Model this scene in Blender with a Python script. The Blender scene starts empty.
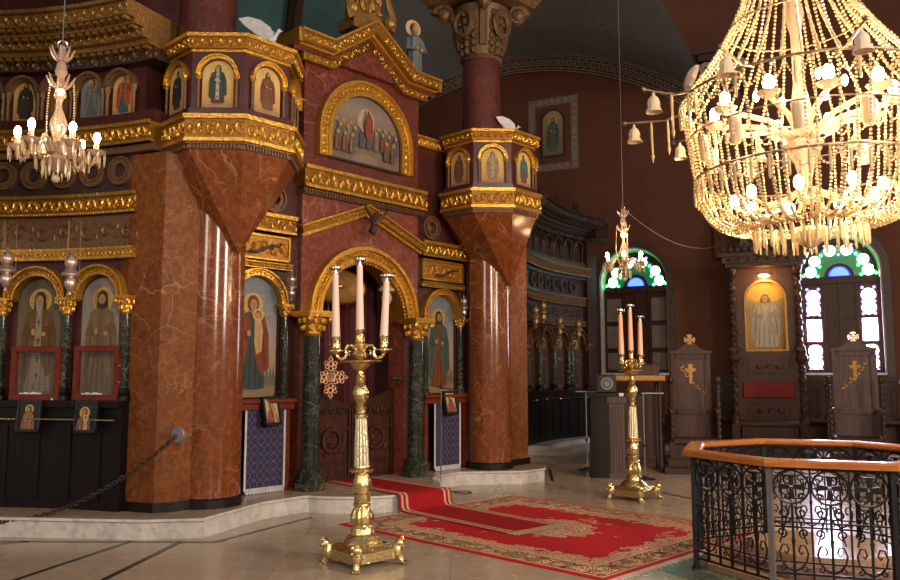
import bpy, bmesh, math, random
from math import sin, cos, pi, radians, sqrt
random.seed(7)
S = bpy.context.scene
COL = S.collection
# ------------------------------------------------------------------ mesh builder
class MB:
    def __init__(s):
        s.v = []; s.f = []; s.mi = []; s.mats = []; s.cur = 0
    def mat(s, m):
        if m not in s.mats: s.mats.append(m)
        s.cur = s.mats.index(m); return s
    def add(s, vs, fs):
        b = len(s.v); s.v += [tuple(p) for p in vs]
        for f in fs: s.f.append(tuple(i + b for i in f)); s.mi.append(s.cur)
    def mark(s): return len(s.v)
    def apply(s, i, fn):
        for k in range(i, len(s.v)): s.v[k] = tuple(fn(*s.v[k]))
    def box(s, x0, x1, y0, y1, z0, z1, n=1):
        vs = []; fs = []
        for i in range(n + 1):
            x = x0 + (x1 - x0) * i / n
            vs += [(x, y0, z0), (x, y1, z0), (x, y1, z1), (x, y0, z1)]
        for i in range(n):
            a = i * 4
            for k in range(4): fs.append((a + k, a + (k + 1) % 4, a + 4 + (k + 1) % 4, a + 4 + k))
        fs += [(0, 3, 2, 1), (n * 4, n * 4 + 1, n * 4 + 2, n * 4 + 3)]
        s.add(vs, fs)
    def bbox(s, x0, x1, y0, y1, z0, z1, b=.01):   # bevelled box: chamfered along the vertical front
        s.loft([[(x0 + b, y0 + b), (x1 - b, y0 + b), (x1 - b, y1 - b), (x0 + b, y1 - b)],
                [(x0, y0), (x1, y0), (x1, y1), (x0, y1)], [(x0, y0), (x1, y0), (x1, y1), (x0, y1)],
                [(x0 + b, y0 + b), (x1 - b, y0 + b), (x1 - b, y1 - b), (x0 + b, y1 - b)]], [z0, z0 + b, z1 - b, z1])
    def loft(s, rings, zs, cap=True):
        n = len(rings[0]); vs = []; fs = []
        for r, z in zip(rings, zs): vs += [(p[0], p[1], z) for p in r]
        for k in range(len(rings) - 1):
            for i in range(n): fs.append((k * n + i, k * n + (i + 1) % n, (k + 1) * n + (i + 1) % n, (k + 1) * n + i))
        if cap: fs += [tuple(range(n))[::-1], tuple((len(rings) - 1) * n + i for i in range(n))]
        s.add(vs, fs)
    def prism(s, poly, y0, y1):                    # outline in x,z pushed along y
        n = len(poly)
        vs = [(x, y0, z) for x, z in poly] + [(x, y1, z) for x, z in poly]
        s.add(vs, [tuple(range(n)), tuple(range(2 * n - 1, n - 1, -1))] + [(i, i + n, (i + 1) % n + n, (i + 1) % n) for i in range(n)])
    def flat(s, poly, y):
        s.add([(x, y, z) for x, z in poly], [tuple(range(len(poly)))])
    def plan(s, poly, z0, z1):                     # outline in x,y pushed along z
        s.loft([poly, poly], [z0, z1])
    def lathe(s, prof, n=24, cx=0, cy=0, cap=True, flute=0, amp=0, ph=0):
        vs = []; fs = []
        for r, z in prof:
            for i in range(n):
                a = 2 * pi * i / n + ph
                q = r * (1 + amp * (cos(flute * a) - 1) / 2) if flute else r
                vs.append((cx + q * cos(a), cy + q * sin(a), z))
        for k in range(len(prof) - 1):
            for i in range(n): fs.append((k * n + i, k * n + (i + 1) % n, (k + 1) * n + (i + 1) % n, (k + 1) * n + i))
        if cap: fs += [tuple(range(n))[::-1], tuple((len(prof) - 1) * n + i for i in range(n))]
        s.add(vs, fs)
    def tube(s, pts, r, n=6, closed=False, r1=None):
        P = [tuple(p) for p in pts]; m = len(P); vs = []; fs = []
        up = None
        for i in range(m):
            a = P[(i - 1) % m] if closed or i > 0 else P[i]
            b = P[(i + 1) % m] if closed or i < m - 1 else P[i]
            t = [b[k] - a[k] for k in range(3)]; L = sqrt(sum(c * c for c in t)) or 1; t = [c / L for c in t]
            if up is None:
                up = (0, 0, 1) if abs(t[2]) < .9 else (1, 0, 0)
            d = sum(up[k] * t[k] for k in range(3)); w = [up[k] - d * t[k] for k in range(3)]
            L = sqrt(sum(c * c for c in w)) or 1; w = [c / L for c in w]; up = w
            q = (t[1] * w[2] - t[2] * w[1], t[2] * w[0] - t[0] * w[2], t[0] * w[1] - t[1] * w[0])
            rr = r if r1 is None else r + (r1 - r) * i / (m - 1)
            for k in range(n):
                g = 2 * pi * k / n
                vs.append(tuple(P[i][j] + rr * (cos(g) * w[j] + sin(g) * q[j]) for j in range(3)))
        for i in range(m if closed else m - 1):
            for k in range(n):
                fs.append((i * n + k, i * n + (k + 1) % n, ((i + 1) % m) * n + (k + 1) % n, ((i + 1) % m) * n + k))
        if not closed: fs += [tuple(range(n))[::-1], tuple((m - 1) * n + k for k in range(n))]
        s.add(vs, fs)
    def bar(s, a, b, r, n=6): s.tube([a, b], r, n)
    def ell(s, c, r, nu=8, nv=5):
        if not hasattr(r, '__len__'): r = (r, r, r)
        vs = [(c[0], c[1], c[2] - r[2])]; fs = []
        for j in range(1, nv):
            p = -pi / 2 + pi * j / nv
            for i in range(nu):
                a = 2 * pi * i / nu
                vs.append((c[0] + r[0] * cos(p) * cos(a), c[1] + r[1] * cos(p) * sin(a), c[2] + r[2] * sin(p)))
        vs.append((c[0], c[1], c[2] + r[2])); T = len(vs) - 1
        for i in range(nu):
            j = (i + 1) % nu
            fs.append((0, 1 + j, 1 + i)); fs.append((T, T - nu + i, T - nu + j))
            for k in range(nv - 2): fs.append((1 + k * nu + i, 1 + k * nu + j, 1 + (k + 1) * nu + j, 1 + (k + 1) * nu + i))
        s.add(vs, fs)
    def arch(s, cx, cz, r0, r1, y0, y1, stilt=0, n=20, a0=0, a1=pi):     # ring segment standing in x,z
        pts = []
        if stilt: pts.append(((1, 0), -stilt))
        for i in range(n + 1):
            a = a0 + (a1 - a0) * i / n; pts.append(((cos(a), sin(a)), 0))
        if stilt: pts.append(((-1, 0), -stilt))
        vs = []; fs = []
        for (c, d), dz in pts:
            vs += [(cx + r0 * c, y0, cz + r0 * d + dz), (cx + r1 * c, y0, cz + r1 * d + dz), (cx + r1 * c, y1, cz + r1 * d + dz), (cx + r0 * c, y1, cz + r0 * d + dz)]
        m = len(pts)
        for i in range(m - 1):
            for k in range(4): fs.append((i * 4 + k, i * 4 + (k + 1) % 4, i * 4 + 4 + (k + 1) % 4, i * 4 + 4 + k))
        fs += [(0, 1, 2, 3), (m * 4 - 4, m * 4 - 1, m * 4 - 2, m * 4 - 3)]
        s.add(vs, fs)
    def sweep(s, path, prof, closed=False):        # plan path, profile of (out, z); out is to the right of travel
        m = len(path); vs = []; fs = []; n = len(prof)
        for i in range(m):
            p = path[i]
            def nrm(a, b):
                dx, dy = b[0] - a[0], b[1] - a[1]; L = sqrt(dx * dx + dy * dy) or 1; return (dy / L, -dx / L)
            n1 = nrm(path[i - 1], p) if (i > 0 or closed) else None
            n2 = nrm(p, path[(i + 1) % m]) if (i < m - 1 or closed) else None
            if n1 is None: n1 = n2
            if n2 is None: n2 = n1
            k = 1 + n1[0] * n2[0] + n1[1] * n2[1]
            q = ((n1[0] + n2[0]) / k, (n1[1] + n2[1]) / k)
            for d, z in prof: vs.append((p[0] + q[0] * d, p[1] + q[1] * d, z))
        for i in range(m if closed else m - 1):
            for k in range(n):
                fs.append((i * n + k, i * n + (k + 1) % n, ((i + 1) % m) * n + (k + 1) % n, ((i + 1) % m) * n + k))
        if not closed: fs += [tuple(range(n)), tuple((m - 1) * n + k for k in range(n))[::-1]]
        s.add(vs, fs)
    def twist(s, x, y, z0, z1, r, turns=6, n=10):
        m = max(8, int(turns * 7)); vs = []; fs = []
        for k in range(m + 1):
            z = z0 + (z1 - z0) * k / m
            for i in range(n):
                a = 2 * pi * i / n; q = r * (1 + .3 * cos(a * 2 - 2 * pi * turns * k / m))
                vs.append((x + q * cos(a), y + q * sin(a), z))
        for k in range(m):
            for i in range(n): fs.append((k * n + i, k * n + (i + 1) % n, (k + 1) * n + (i + 1) % n, (k + 1) * n + i))
        fs += [tuple(range(n))[::-1], tuple(m * n + i for i in range(n))]
        s.add(vs, fs)
    # ---- carved relief: scrolls and bosses on a front at y, between x0..x1 and z0..z1
    def relief(s, x0, x1, z0, z1, y, t=None, step=None):
        h = z1 - z0; n = max(1, round((x1 - x0) / (step or h * .6))); w = (x1 - x0) / n; t = t or h * .09; zc = (z0 + z1) / 2
        for i in range(n):
            c = x0 + (i + .5) * w; sg = 1 if i % 2 else -1
            pts = []
            for k in range(9):
                a = k / 8 * 1.6 * pi; r = h * (.40 - .26 * k / 8)
                pts.append((c + r * cos(a + .4) * min(1, w / h), y - t * .4, zc + sg * r * sin(a + .4)))
            s.tube(pts, t, 4)
            s.ell((c, y, zc), (h * .1, t * 1.6, h * .1), 6, 4)
            s.ell((c + w / 2, y, zc + sg * h * .2), (h * .08, t * 1.3, h * .22), 5, 4)
            s.ell((c + w / 2, y, zc - sg * h * .28), (h * .16, t * 1.2, h * .07), 5, 4)
    def beads(s, x0, x1, z, y, r, step=None):
        n = max(1, round((x1 - x0) / (step or r * 2.4)))
        for i in range(n): s.ell((x0 + (i + .5) * (x1 - x0) / n, y, z), r, 5, 4)
    def arch_beads(s, cx, cz, R, y, r, n, a0=0, a1=pi):
        for i in range(n):
            a = a0 + (a1 - a0) * (i + .5) / n
            s.ell((cx + R * cos(a), y, cz + R * sin(a)), r, 5, 4)
    def build(s, name, m=None, parent=None, loc=(0, 0, 0), rz=0, smooth=35):
        me = bpy.data.meshes.new(name); me.from_pydata(s.v, [], s.f)
        mats = s.mats if s.mats else [m]
        if m is not None and s.mats and m not in s.mats: mats = s.mats
        for q in mats: me.materials.append(q)
        if s.mats: me.polygons.foreach_set('material_index', s.mi)
        bm = bmesh.new(); bm.from_mesh(me); bmesh.ops.recalc_face_normals(bm, faces=bm.faces); bm.to_mesh(me); bm.free()
        if smooth:
            me.polygons.foreach_set('use_smooth', [True] * len(me.polygons)); me.set_sharp_from_angle(angle=radians(smooth))
        me.update()
        o = bpy.data.objects.new(name, me); COL.objects.link(o)
        o.location = loc; o.rotation_euler = (0, 0, rz)
        if parent is not None: o.parent = parent
        return o

def tag(o, label=None, cat=None, group=None, kind=None):
    if label: o['label'] = label
    if cat: o['category'] = cat
    if group: o['group'] = group
    if kind: o['kind'] = kind
    return o
def thing(name, label, cat, loc=(0, 0, 0), rz=0, group=None):
    o = bpy.data.objects.new(name, None); COL.objects.link(o)
    o.empty_display_size = .1; o.location = loc; o.rotation_euler = (0, 0, rz)
    return tag(o, label, cat, group)
def dup(o, loc, rz=None, label=None, parent=None):
    c = o.copy(); COL.objects.link(c)
    if parent is not None: c.parent = parent
    else:
        c.location = loc
        if rz is not None: c.rotation_euler = (0, 0, rz)
        if label: c['label'] = label
    for ch in list(o.children): dup(ch, None, parent=c)
    return c
def struct(o, label=None):
    o['kind'] = 'structure'
    if label: o['label'] = label
    return o
# ------------------------------------------------------------------ materials
def nt(name):
    m = bpy.data.materials.new(name); m.use_nodes = True
    b = m.node_tree.nodes['Principled BSDF']
    return m, m.node_tree.nodes, m.node_tree.links, b
def coords(N, Lk, scale=(1, 1, 1), kind='Object'):
    tc = N.new('ShaderNodeTexCoord'); mp = N.new('ShaderNodeMapping'); mp.inputs['Scale'].default_value = scale
    Lk.new(tc.outputs[kind], mp.inputs['Vector']); return mp.outputs['Vector']
def ramp(N, Lk, fac, stops, interp='LINEAR'):
    r = N.new('ShaderNodeValToRGB'); r.color_ramp.interpolation = interp
    e = r.color_ramp.elements
    e[0].position, e[0].color = stops[0][0], (*stops[0][1], 1)
    e[1].position, e[1].color = stops[-1][0], (*stops[-1][1], 1)
    for p, c in stops[1:-1]:
        q = e.new(p); q.color = (*c, 1)
    Lk.new(fac, r.inputs['Fac']); return r.outputs['Color']
def noise(N, Lk, vec, scale, detail=4, rough=.55, dist=0):
    n = N.new('ShaderNodeTexNoise'); n.inputs['Scale'].default_value = scale; n.inputs['Detail'].default_value = detail
    n.inputs['Roughness'].default_value = rough; n.inputs['Distortion'].default_value = dist
    if vec is not None: Lk.new(vec, n.inputs['Vector'])
    return n
def mix(N, Lk, fac, a, b, mode='MIX'):
    x = N.new('ShaderNodeMix'); x.data_type = 'RGBA'; x.blend_type = mode
    for sock, val in ((x.inputs[0], fac), (x.inputs[6], a), (x.inputs[7], b)):
        if hasattr(val, 'links'): Lk.new(val, sock)
        elif hasattr(val, '__len__'): sock.default_value = (*val, 1)
        else: sock.default_value = val
    return x.outputs[2]
def bump(N, Lk, b, h, st=.3, d=.02):
    q = N.new('ShaderNodeBump'); q.inputs['Strength'].default_value = st; q.inputs['Distance'].default_value = d
    Lk.new(h, q.inputs['Height']); Lk.new(q.outputs['Normal'], b.inputs['Normal'])
def plain(name, c, rough=.5, metal=0, c2=None, scale=6, bmp=0, spec=.5, stretch=(1, 1, 1), coat=0):
    m, N, Lk, b = nt(name); v = coords(N, Lk, stretch)
    n = noise(N, Lk, v, scale)
    c2 = c2 or tuple(x * .7 for x in c)
    Lk.new(ramp(N, Lk, n.outputs['Fac'], [(.3, c2), (.7, c)]), b.inputs['Base Color'])
    b.inputs['Roughness'].default_value = rough; b.inputs['Metallic'].default_value = metal
    b.inputs['Specular IOR Level'].default_value = spec
    if coat: b.inputs['Coat Weight'].default_value = coat; b.inputs['Coat Roughness'].default_value = .08
    if bmp: bump(N, Lk, b, n.outputs['Fac'], bmp)
    return m
def marble(name, c1, c2, vein, vs=1.6, vw=.03, rough=.15, ns=3, vmix=.8, spec=.5, mask=.45):
    m, N, Lk, b = nt(name); v = coords(N, Lk)
    n = noise(N, Lk, v, ns, 6, .6)
    base = ramp(N, Lk, n.outputs['Fac'], [(.3, c1), (.7, c2)])
    nd = noise(N, Lk, v, 1.4, 4, .6)
    wv = mix(N, Lk, .28, v, nd.outputs['Color'], 'LINEAR_LIGHT')
    vo = N.new('ShaderNodeTexVoronoi'); vo.feature = 'DISTANCE_TO_EDGE'; vo.inputs['Scale'].default_value = vs
    Lk.new(wv, vo.inputs['Vector'])
    line = ramp(N, Lk, vo.outputs['Distance'], [(0, (1, 1, 1)), (vw, (0, 0, 0))])
    nm = noise(N, Lk, v, .9, 3)
    mk = ramp(N, Lk, nm.outputs['Fac'], [(mask, (0, 0, 0)), (mask + .2, (vmix,) * 3)])
    mul = mix(N, Lk, 1.0, line, mk, 'MULTIPLY')
    vo2 = N.new('ShaderNodeTexVoronoi'); vo2.feature = 'DISTANCE_TO_EDGE'; vo2.inputs['Scale'].default_value = vs * 2.7; Lk.new(wv, vo2.inputs['Vector'])
    l2 = ramp(N, Lk, vo2.outputs['Distance'], [(0, (1, 1, 1)), (vw * 1.5, (0, 0, 0))]); n3 = noise(N, Lk, v, 2.3, 3)
    m2 = ramp(N, Lk, n3.outputs['Fac'], [(mask + .02, (0, 0, 0)), (mask + .18, (vmix * .55,) * 3)])
    n4 = noise(N, Lk, v, ns * 4.5, 6, .7); base = mix(N, Lk, .45, base, ramp(N, Lk, n4.outputs['Fac'], [(.35, tuple(x * .45 for x in c1)), (.55, c2), (.72, tuple(x * .6 + y * .4 for x, y in zip(c2, vein)))]))
    base = mix(N, Lk, mix(N, Lk, 1.0, l2, m2, 'MULTIPLY'), base, vein)
    Lk.new(mix(N, Lk, mul, base, vein), b.inputs['Base Color'])
    b.inputs['Roughness'].default_value = rough; b.inputs['Specular IOR Level'].default_value = spec
    return m
def emit(name, c, st):
    m, N, Lk, b = nt(name); b.inputs['Base Color'].default_value = (*c, 1)
    b.inputs['Emission Color'].default_value = (*c, 1); b.inputs['Emission Strength'].default_value = st
    b.inputs['Roughness'].default_value = .3; return m
PAINT = {}
def paint(c, rough=.38):
    k = tuple(round(x, 3) for x in c)
    if k not in PAINT:
        m, N, Lk, b = nt('painted_tempera'); v = coords(N, Lk); n = noise(N, Lk, v, 22, 5)
        Lk.new(ramp(N, Lk, n.outputs['Fac'], [(.25, tuple(x * .72 for x in k)), (.75, k)]), b.inputs['Base Color'])
        b.inputs['Specular IOR Level'].default_value = .2; b.inputs['Roughness'].default_value = .55; PAINT[k] = m
    return PAINT[k]
def wood(name, c, c2, rough=.3, stretch=(9, 9, 1), scale=3, coat=0):
    return plain(name, c, rough + .12, 0, c2, scale, .08, .25, stretch, coat)

M = {}
M['redmarble'] = marble('polished_red_marble', (.115, .028, .008), (.19, .052, .015), (.46, .25, .11), 2.1, .03, .15, 3)
M['piermarble'] = marble('satin_orange_marble', (.10, .028, .008), (.19, .058, .014), (.36, .18, .07), 2.4, .025, .5, 3, .8, .2)
M['darkmarble'] = marble('maroon_marble', (.085, .017, .011), (.15, .036, .022), (.32, .13, .085), 2.4, .03, .22, 4)
M['pinkmarble'] = marble('rose_marble', (.15, .034, .018), (.24, .062, .034), (.46, .22, .14), 1.7, .035, .16, 3)
M['deepmarble'] = plain('deep_maroon_stone', (.075, .02, .017), .3, 0, (.045, .012, .011), 5)
M['greenmarble'] = marble('dark_green_marble', (.006, .011, .008), (.018, .024, .015), (.20, .19, .12), 6, .05, .06, 9, .8, .6, .4)
M['whitemarble'] = marble('white_step_marble', (.48, .45, .42), (.60, .56, .52), (.28, .27, .27), 1.3, .05, .3, 2, .7)
def gold(name, c, c2, rough, metal):
    m, N, Lk, b = nt(name); v = coords(N, Lk); n = noise(N, Lk, v, 28, 4); n2 = noise(N, Lk, v, 3, 3)
    a = ramp(N, Lk, n.outputs['Fac'], [(.35, c2), (.62, c)])
    Lk.new(mix(N, Lk, n2.outputs['Fac'], a, c), b.inputs['Base Color'])
    b.inputs['Roughness'].default_value = rough; b.inputs['Metallic'].default_value = metal
    bump(N, Lk, b, n.outputs['Fac'], .5, .02); return m
M['gold'] = gold('gilded_carving', (.74, .41, .065), (.34, .15, .02), .28, .8)
M['goldbase'] = gold('dark_gilt_ground', (.28, .13, .018), (.13, .05, .008), .4, .6)
M['dullgold'] = gold('aged_gilding', (.32, .17, .045), (.13, .06, .018), .42, .6)
M['goldpanel'] = gold('ochre_gilt_panel', (.46, .21, .03), (.3, .12, .018), .4, .5)
M['bronze'] = gold('brown_carving', (.17, .085, .04), (.075, .034, .016), .45, .3)
M['brass'] = gold('polished_brass', (.70, .54, .25), (.52, .38, .15), .15, 1)
M['silver'] = plain('tarnished_silver', (.62, .58, .55), .25, .9, (.4, .36, .34), 12)
M['steel'] = plain('chromed_steel', (.6, .6, .6), .2, 1)
M['iron'] = plain('black_wrought_iron', (.010, .011, .014), .38, .4, (.004, .004, .006), 20, .1)
M['greyiron'] = plain('grey_painted_iron', (.17, .16, .16), .4, .3)
M['blackwood'] = wood('black_stained_wood', (.010, .007, .006), (.004, .003, .003), .3)
M['darkwood'] = wood('dark_walnut', (.052, .021, .013), (.024, .009, .006), .3)
M['midwood'] = wood('brown_walnut', (.075, .032, .022), (.038, .015, .010), .3)
M['greywood'] = wood('worn_grey_brown_wood', (.105, .068, .064), (.06, .036, .034), .4)
M['redwood'] = wood('red_varnished_wood', (.17, .03, .012), (.10, .016, .007), .25, (4, 4, 4))
M['railwood'] = wood('orange_varnished_oak', (.42, .15, .035), (.26, .07, .014), .22, (1.2, 9, 9), 4, .5)
M['wax'] = plain('ivory_wax', (.80, .58, .47), .4, 0, (.74, .5, .4), 3)
M['waxorange'] = plain('peach_wax', (.80, .42, .27), .4, 0, (.72, .36, .22), 3)
M['velvet'] = plain('crimson_velvet', (.22, .012, .014), .8, 0, (.13, .007, .009), 15)
M['curtain'] = plain('wine_red_curtain', (.085, .004, .009), .75, 0, (.05, .002, .006), 8)
M['white'] = plain('white_porcelain', (.62, .60, .58), .5)
M['dove'] = plain('white_plaster_feathers', (.5, .5, .53), .55, 0, (.36, .36, .4), 14, .2)
M['black'] = plain('matte_black', (.006, .006, .006), .5)
M['paper'] = plain('white_paper', (.75, .73, .7), .7)
M['carved'] = plain('carved_dark_stone', (.05, .022, .016), .5, 0, (.02, .01, .008), 30, .5)
def crystal(name, c, tr=.35, em=0):
    m, N, Lk, b = nt(name); b.inputs['Base Color'].default_value = (*c, 1); b.inputs['Roughness'].default_value = .08
    b.inputs['Transmission Weight'].default_value = tr; b.inputs['IOR'].default_value = 1.5 if tr < .9 else 1.06; b.inputs['Specular IOR Level'].default_value = .9 if tr < .9 else .2
    if tr > .9: b.inputs['Roughness'].default_value = 0
    return m
M['crystal'] = crystal('cut_crystal', (.80, .62, .36), .4)
M['frost'] = crystal('frosted_glass', (.74, .58, .42), .2)
M['glass'] = crystal('clear_glass', (1, 1, 1), .95)
def clear(name):
    m, N, Lk, b = nt(name); t = N.new('ShaderNodeBsdfTransparent'); g = N.new('ShaderNodeBsdfGlossy'); g.inputs['Roughness'].default_value = .03
    x = N.new('ShaderNodeMixShader'); x.inputs[0].default_value = .035; Lk.new(t.outputs[0], x.inputs[1]); Lk.new(g.outputs[0], x.inputs[2])
    Lk.new(x.outputs[0], N['Material Output'].inputs['Surface']); return m
M['glass'] = clear('thin_clear_glass')
M['bulb'] = emit('warm_bulb', (1, .70, .34), 42)
M['ceil_teal'] = None
# ------------------------------------------------------------------ places and frames
TH = radians(47); OX, OY = -1.05, 11.015
UX, UY = cos(TH), sin(TH); VX, VY = sin(TH), -cos(TH)
def UVW(u, v, z=0): return (OX + u * UX + v * VX, OY + u * UY + v * VY, z)
WR = -math.atan2(.45, .893); WX, WY = cos(WR), sin(WR)
def WALL(t, n=0, z=0): return (4.6 + t * WX + n * WY, 20 + t * WY - n * WX, z)   # n metres out from the east wall
# camera
cd = bpy.data.cameras.new('camera'); cam = bpy.data.objects.new('camera', cd); COL.objects.link(cam)
cam.location = (0, 0, 1.65); cam.rotation_euler = (radians(90) + math.atan(85 / 800), 0, 0)
cd.sensor_width = 36; cd.lens = 32; cd.clip_start = .05; cd.clip_end = 200
S.camera = cam
# ------------------------------------------------------------------ setting materials
def floor_mat():
    m, N, Lk, b = nt('honed_tan_marble'); v = coords(N, Lk)
    n = noise(N, Lk, v, .9, 6, .62, .6); n2 = noise(N, Lk, v, 7, 5)
    c = ramp(N, Lk, n.outputs['Fac'], [(.25, (.27, .19, .125)), (.5, (.37, .275, .19)), (.75, (.44, .345, .25))])
    c = mix(N, Lk, .25, c, ramp(N, Lk, n2.outputs['Fac'], [(.3, (.22, .15, .10)), (.7, (.46, .36, .26))]))
    br = N.new('ShaderNodeTexBrick'); Lk.new(v, br.inputs['Vector']); br.inputs['Scale'].default_value = 1
    br.inputs['Mortar Size'].default_value = .004; br.inputs['Brick Width'].default_value = 1.5; br.inputs['Row Height'].default_value = .95
    br.inputs['Color1'].default_value = (1, 1, 1, 1); br.inputs['Color2'].default_value = (.88, .86, .84, 1); br.inputs['Mortar'].default_value = (.55, .5, .45, 1)
    Lk.new(mix(N, Lk, 1, c, br.outputs['Color'], 'MULTIPLY'), b.inputs['Base Color'])
    r = N.new('ShaderNodeMapRange'); r.inputs['To Min'].default_value = .16; r.inputs['To Max'].default_value = .34
    Lk.new(n2.outputs['Fac'], r.inputs['Value']); Lk.new(r.outputs['Result'], b.inputs['Roughness'])
    return m
def wall_mat():
    m, N, Lk, b = nt('brown_painted_plaster'); v = coords(N, Lk)
    br = N.new('ShaderNodeTexBrick'); mp = N.new('ShaderNodeMapping'); mp.inputs['Rotation'].default_value = (radians(90), 0, 0)
    Lk.new(v, mp.inputs['Vector']); Lk.new(mp.outputs['Vector'], br.inputs['Vector'])
    br.inputs['Scale'].default_value = 1; br.inputs['Brick Width'].default_value = .62; br.inputs['Row Height'].default_value = .3; br.inputs['Mortar Size'].default_value = .012
    br.inputs['Color1'].default_value = (.112, .041, .024, 1); br.inputs['Color2'].default_value = (.106, .038, .022, 1); br.inputs['Mortar'].default_value = (.114, .043, .026, 1)
    n = noise(N, Lk, v, 1.2, 5)
    Lk.new(mix(N, Lk, 1, br.outputs['Color'], ramp(N, Lk, n.outputs['Fac'], [(.3, (.8, .78, .78)), (.7, (1, 1, 1))]), 'MULTIPLY'), b.inputs['Base Color'])
    b.inputs['Roughness'].default_value = .75; b.inputs['Specular IOR Level'].default_value = .2; return m
def ceil_mat():
    m, N, Lk, b = nt('teal_painted_vault'); v = coords(N, Lk)
    vo = N.new('ShaderNodeTexVoronoi'); vo.inputs['Scale'].default_value = 2.6; vo.inputs['Randomness'].default_value = .25; Lk.new(v, vo.inputs['Vector'])
    star = ramp(N, Lk, vo.outputs['Distance'], [(.10, (1, 1, 1)), (.15, (0, 0, 0))])
    n = noise(N, Lk, v, .7, 5)
    base = ramp(N, Lk, n.outputs['Fac'], [(.3, (.17, .19, .195)), (.7, (.225, .245, .25))])
    Lk.new(mix(N, Lk, star, base, (.07, .078, .08)), b.inputs['Base Color']); b.inputs['Roughness'].default_value = .7; return m
M['floor'] = floor_mat(); M['wall'] = wall_mat(); M['teal'] = ceil_mat()
M['inlay'] = plain('black_marble_inlay', (.016, .014, .013), .3)
M['greenfloor'] = marble('green_floor_marble', (.06, .085, .06), (.11, .14, .10), (.25, .27, .2), 2, .04, .25, 4)
# ------------------------------------------------------------------ floor, platform
mb = MB(); mb.box(-14, 16, -8, 28, -.2, 0); struct(mb.build('floor', M['floor'], smooth=0), 'tan marble floor with dark inlaid lines')
def strip(a, b, w=.055):
    dx, dy = b[0] - a[0], b[1] - a[1]; L = sqrt(dx * dx + dy * dy); nx, ny = -dy / L * w / 2, dx / L * w / 2
    m = MB(); m.plan([(a[0] + nx, a[1] + ny), (a[0] - nx, a[1] - ny), (b[0] - nx, b[1] - ny), (b[0] + nx, b[1] + ny)], -.02, .0025); return m
TR = [((-8, 8.24), (-2.33, 8.16)), ((-2.33, 8.16), (-1.62, 9.55)), ((-5.6, 7.35), (-4.2, 8.2)), ((-3.55, 6.55), (-3.18, 8.2)),
      ((-2.9, 5.6), (-2.68, 8.17)), ((1.75, 14.3), (1.60, 12.75)), ((2.8, 12.0), (3.5, 10.3)), ((4.4, 9.6), (3.5, 10.3))]
for i, (a, b) in enumerate(TR): struct(strip(a, b).build('trim_%d' % (i + 1), M['inlay'], smooth=0))
PL = [(-7.5, 8.75), (-6.3, 8.58), (-4.61, 8.42), (-3.1, 8.27), (-2.52, 8.36), (-2.16, 9.42), (-1.80, 9.86)]
bow = [UVW(-.2 + 1.117 * sin(radians(a)), -.07 + 1.117 * cos(radians(a)))[:2] for a in range(-72, 78, 6)]
PR = [UVW(u, v)[:2] for u, v in [(1.2, .06), (1.75, .0), (2.5, .62), (3.0, .66), (3.32, .42), (3.45, -.3), (3.4, -3)]]
pts = PL + bow + PR + [(-7.5, 14)]
mb = MB(); mb.mat(M['whitemarble']); mb.plan(pts, 0, .165)
cx = sum(p[0] for p in pts) / len(pts); cy = sum(p[1] for p in pts) / len(pts)
mb.sweep(pts[:-2], [(-.01, .168), (-.01, .198), (.014, .198), (.022, .19), (.022, .174), (.014, .168)])
mb.mat(M['floor']); mb.plan(pts, .164, .2)
struct(mb.build('floor_platform', None, smooth=0), 'white marble step in front of the altar screen')
# ------------------------------------------------------------------ east wall with two arched windows
R1 = .85; ZS = 4.0; SILL = 1.7
def wall_piece(mb, t0, t1, z0, z1): mb.box(t0, t1, 0, .6, z0, z1)
def wall_window(mb, tc):
    a, b = tc - 1.1, tc + 1.1
    wall_piece(mb, a, b, 0, SILL)
    poly = [(a, SILL), (tc - R1, SILL), (tc - R1, ZS)] + [(tc + R1 * cos(q), ZS + R1 * sin(q)) for q in [pi - pi * i / 24 for i in range(1, 24)]] + [(tc + R1, ZS), (tc + R1, SILL), (b, SILL), (b, 12.5), (a, 12.5)]
    mb.prism(poly, 0, .6)
T2 = 4.67
mb = MB()
wall_piece(mb, -13, -1.1, 0, 12.5); wall_window(mb, 0); wall_piece(mb, 1.1, T2 - 1.1, 0, 12.5); wall_window(mb, T2); wall_piece(mb, T2 + 1.1, 14, 0, 12.5)
struct(mb.build('wall_east', M['wall'], None, (4.6, 20, 0), WR, smooth=0), 'dark brown painted church wall')
M['wg'] = emit('green_stained_glass', (.06, .9, .28), 5); M['wb'] = emit('blue_stained_glass', (.03, .07, 1), 5)
M['ww'] = emit('pale_stained_glass', (.88, .74, 1), 12); M['wc'] = emit('pale_green_stained_glass', (.48, 1, .70), 6); M['wp'] = emit('violet_stained_glass', (.30, .22, .9), 2.2)
M['curtained'] = plain('pale_shutter_panel', (.16, .12, .10), .6)
M['reveal'] = plain('pale_window_reveal', (.55, .52, .5), .45)
M['glow_g'] = emit('green_bloom_glow', (.02, .28, .10), .05); M['edge_g'] = emit('green_edge_glow', (.04, .6, .12), .34); M['glow_b'] = emit('blue_bloom_glow', (.02, .03, .8), .35); M['edge_p'] = emit('pink_edge_glow', (1, .55, .62), .9)  # bloom and lit window edges put in as faintly glowing colours
def disc(mb, x, z, r, y, n=20, a0=0, a1=2 * pi):
    p = [(x + r * cos(a0 + (a1 - a0) * i / n), z + r * sin(a0 + (a1 - a0) * i / n)) for i in range(n + (a1 - a0 < 6))]
    mb.prism(p, y, y + .02)
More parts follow.
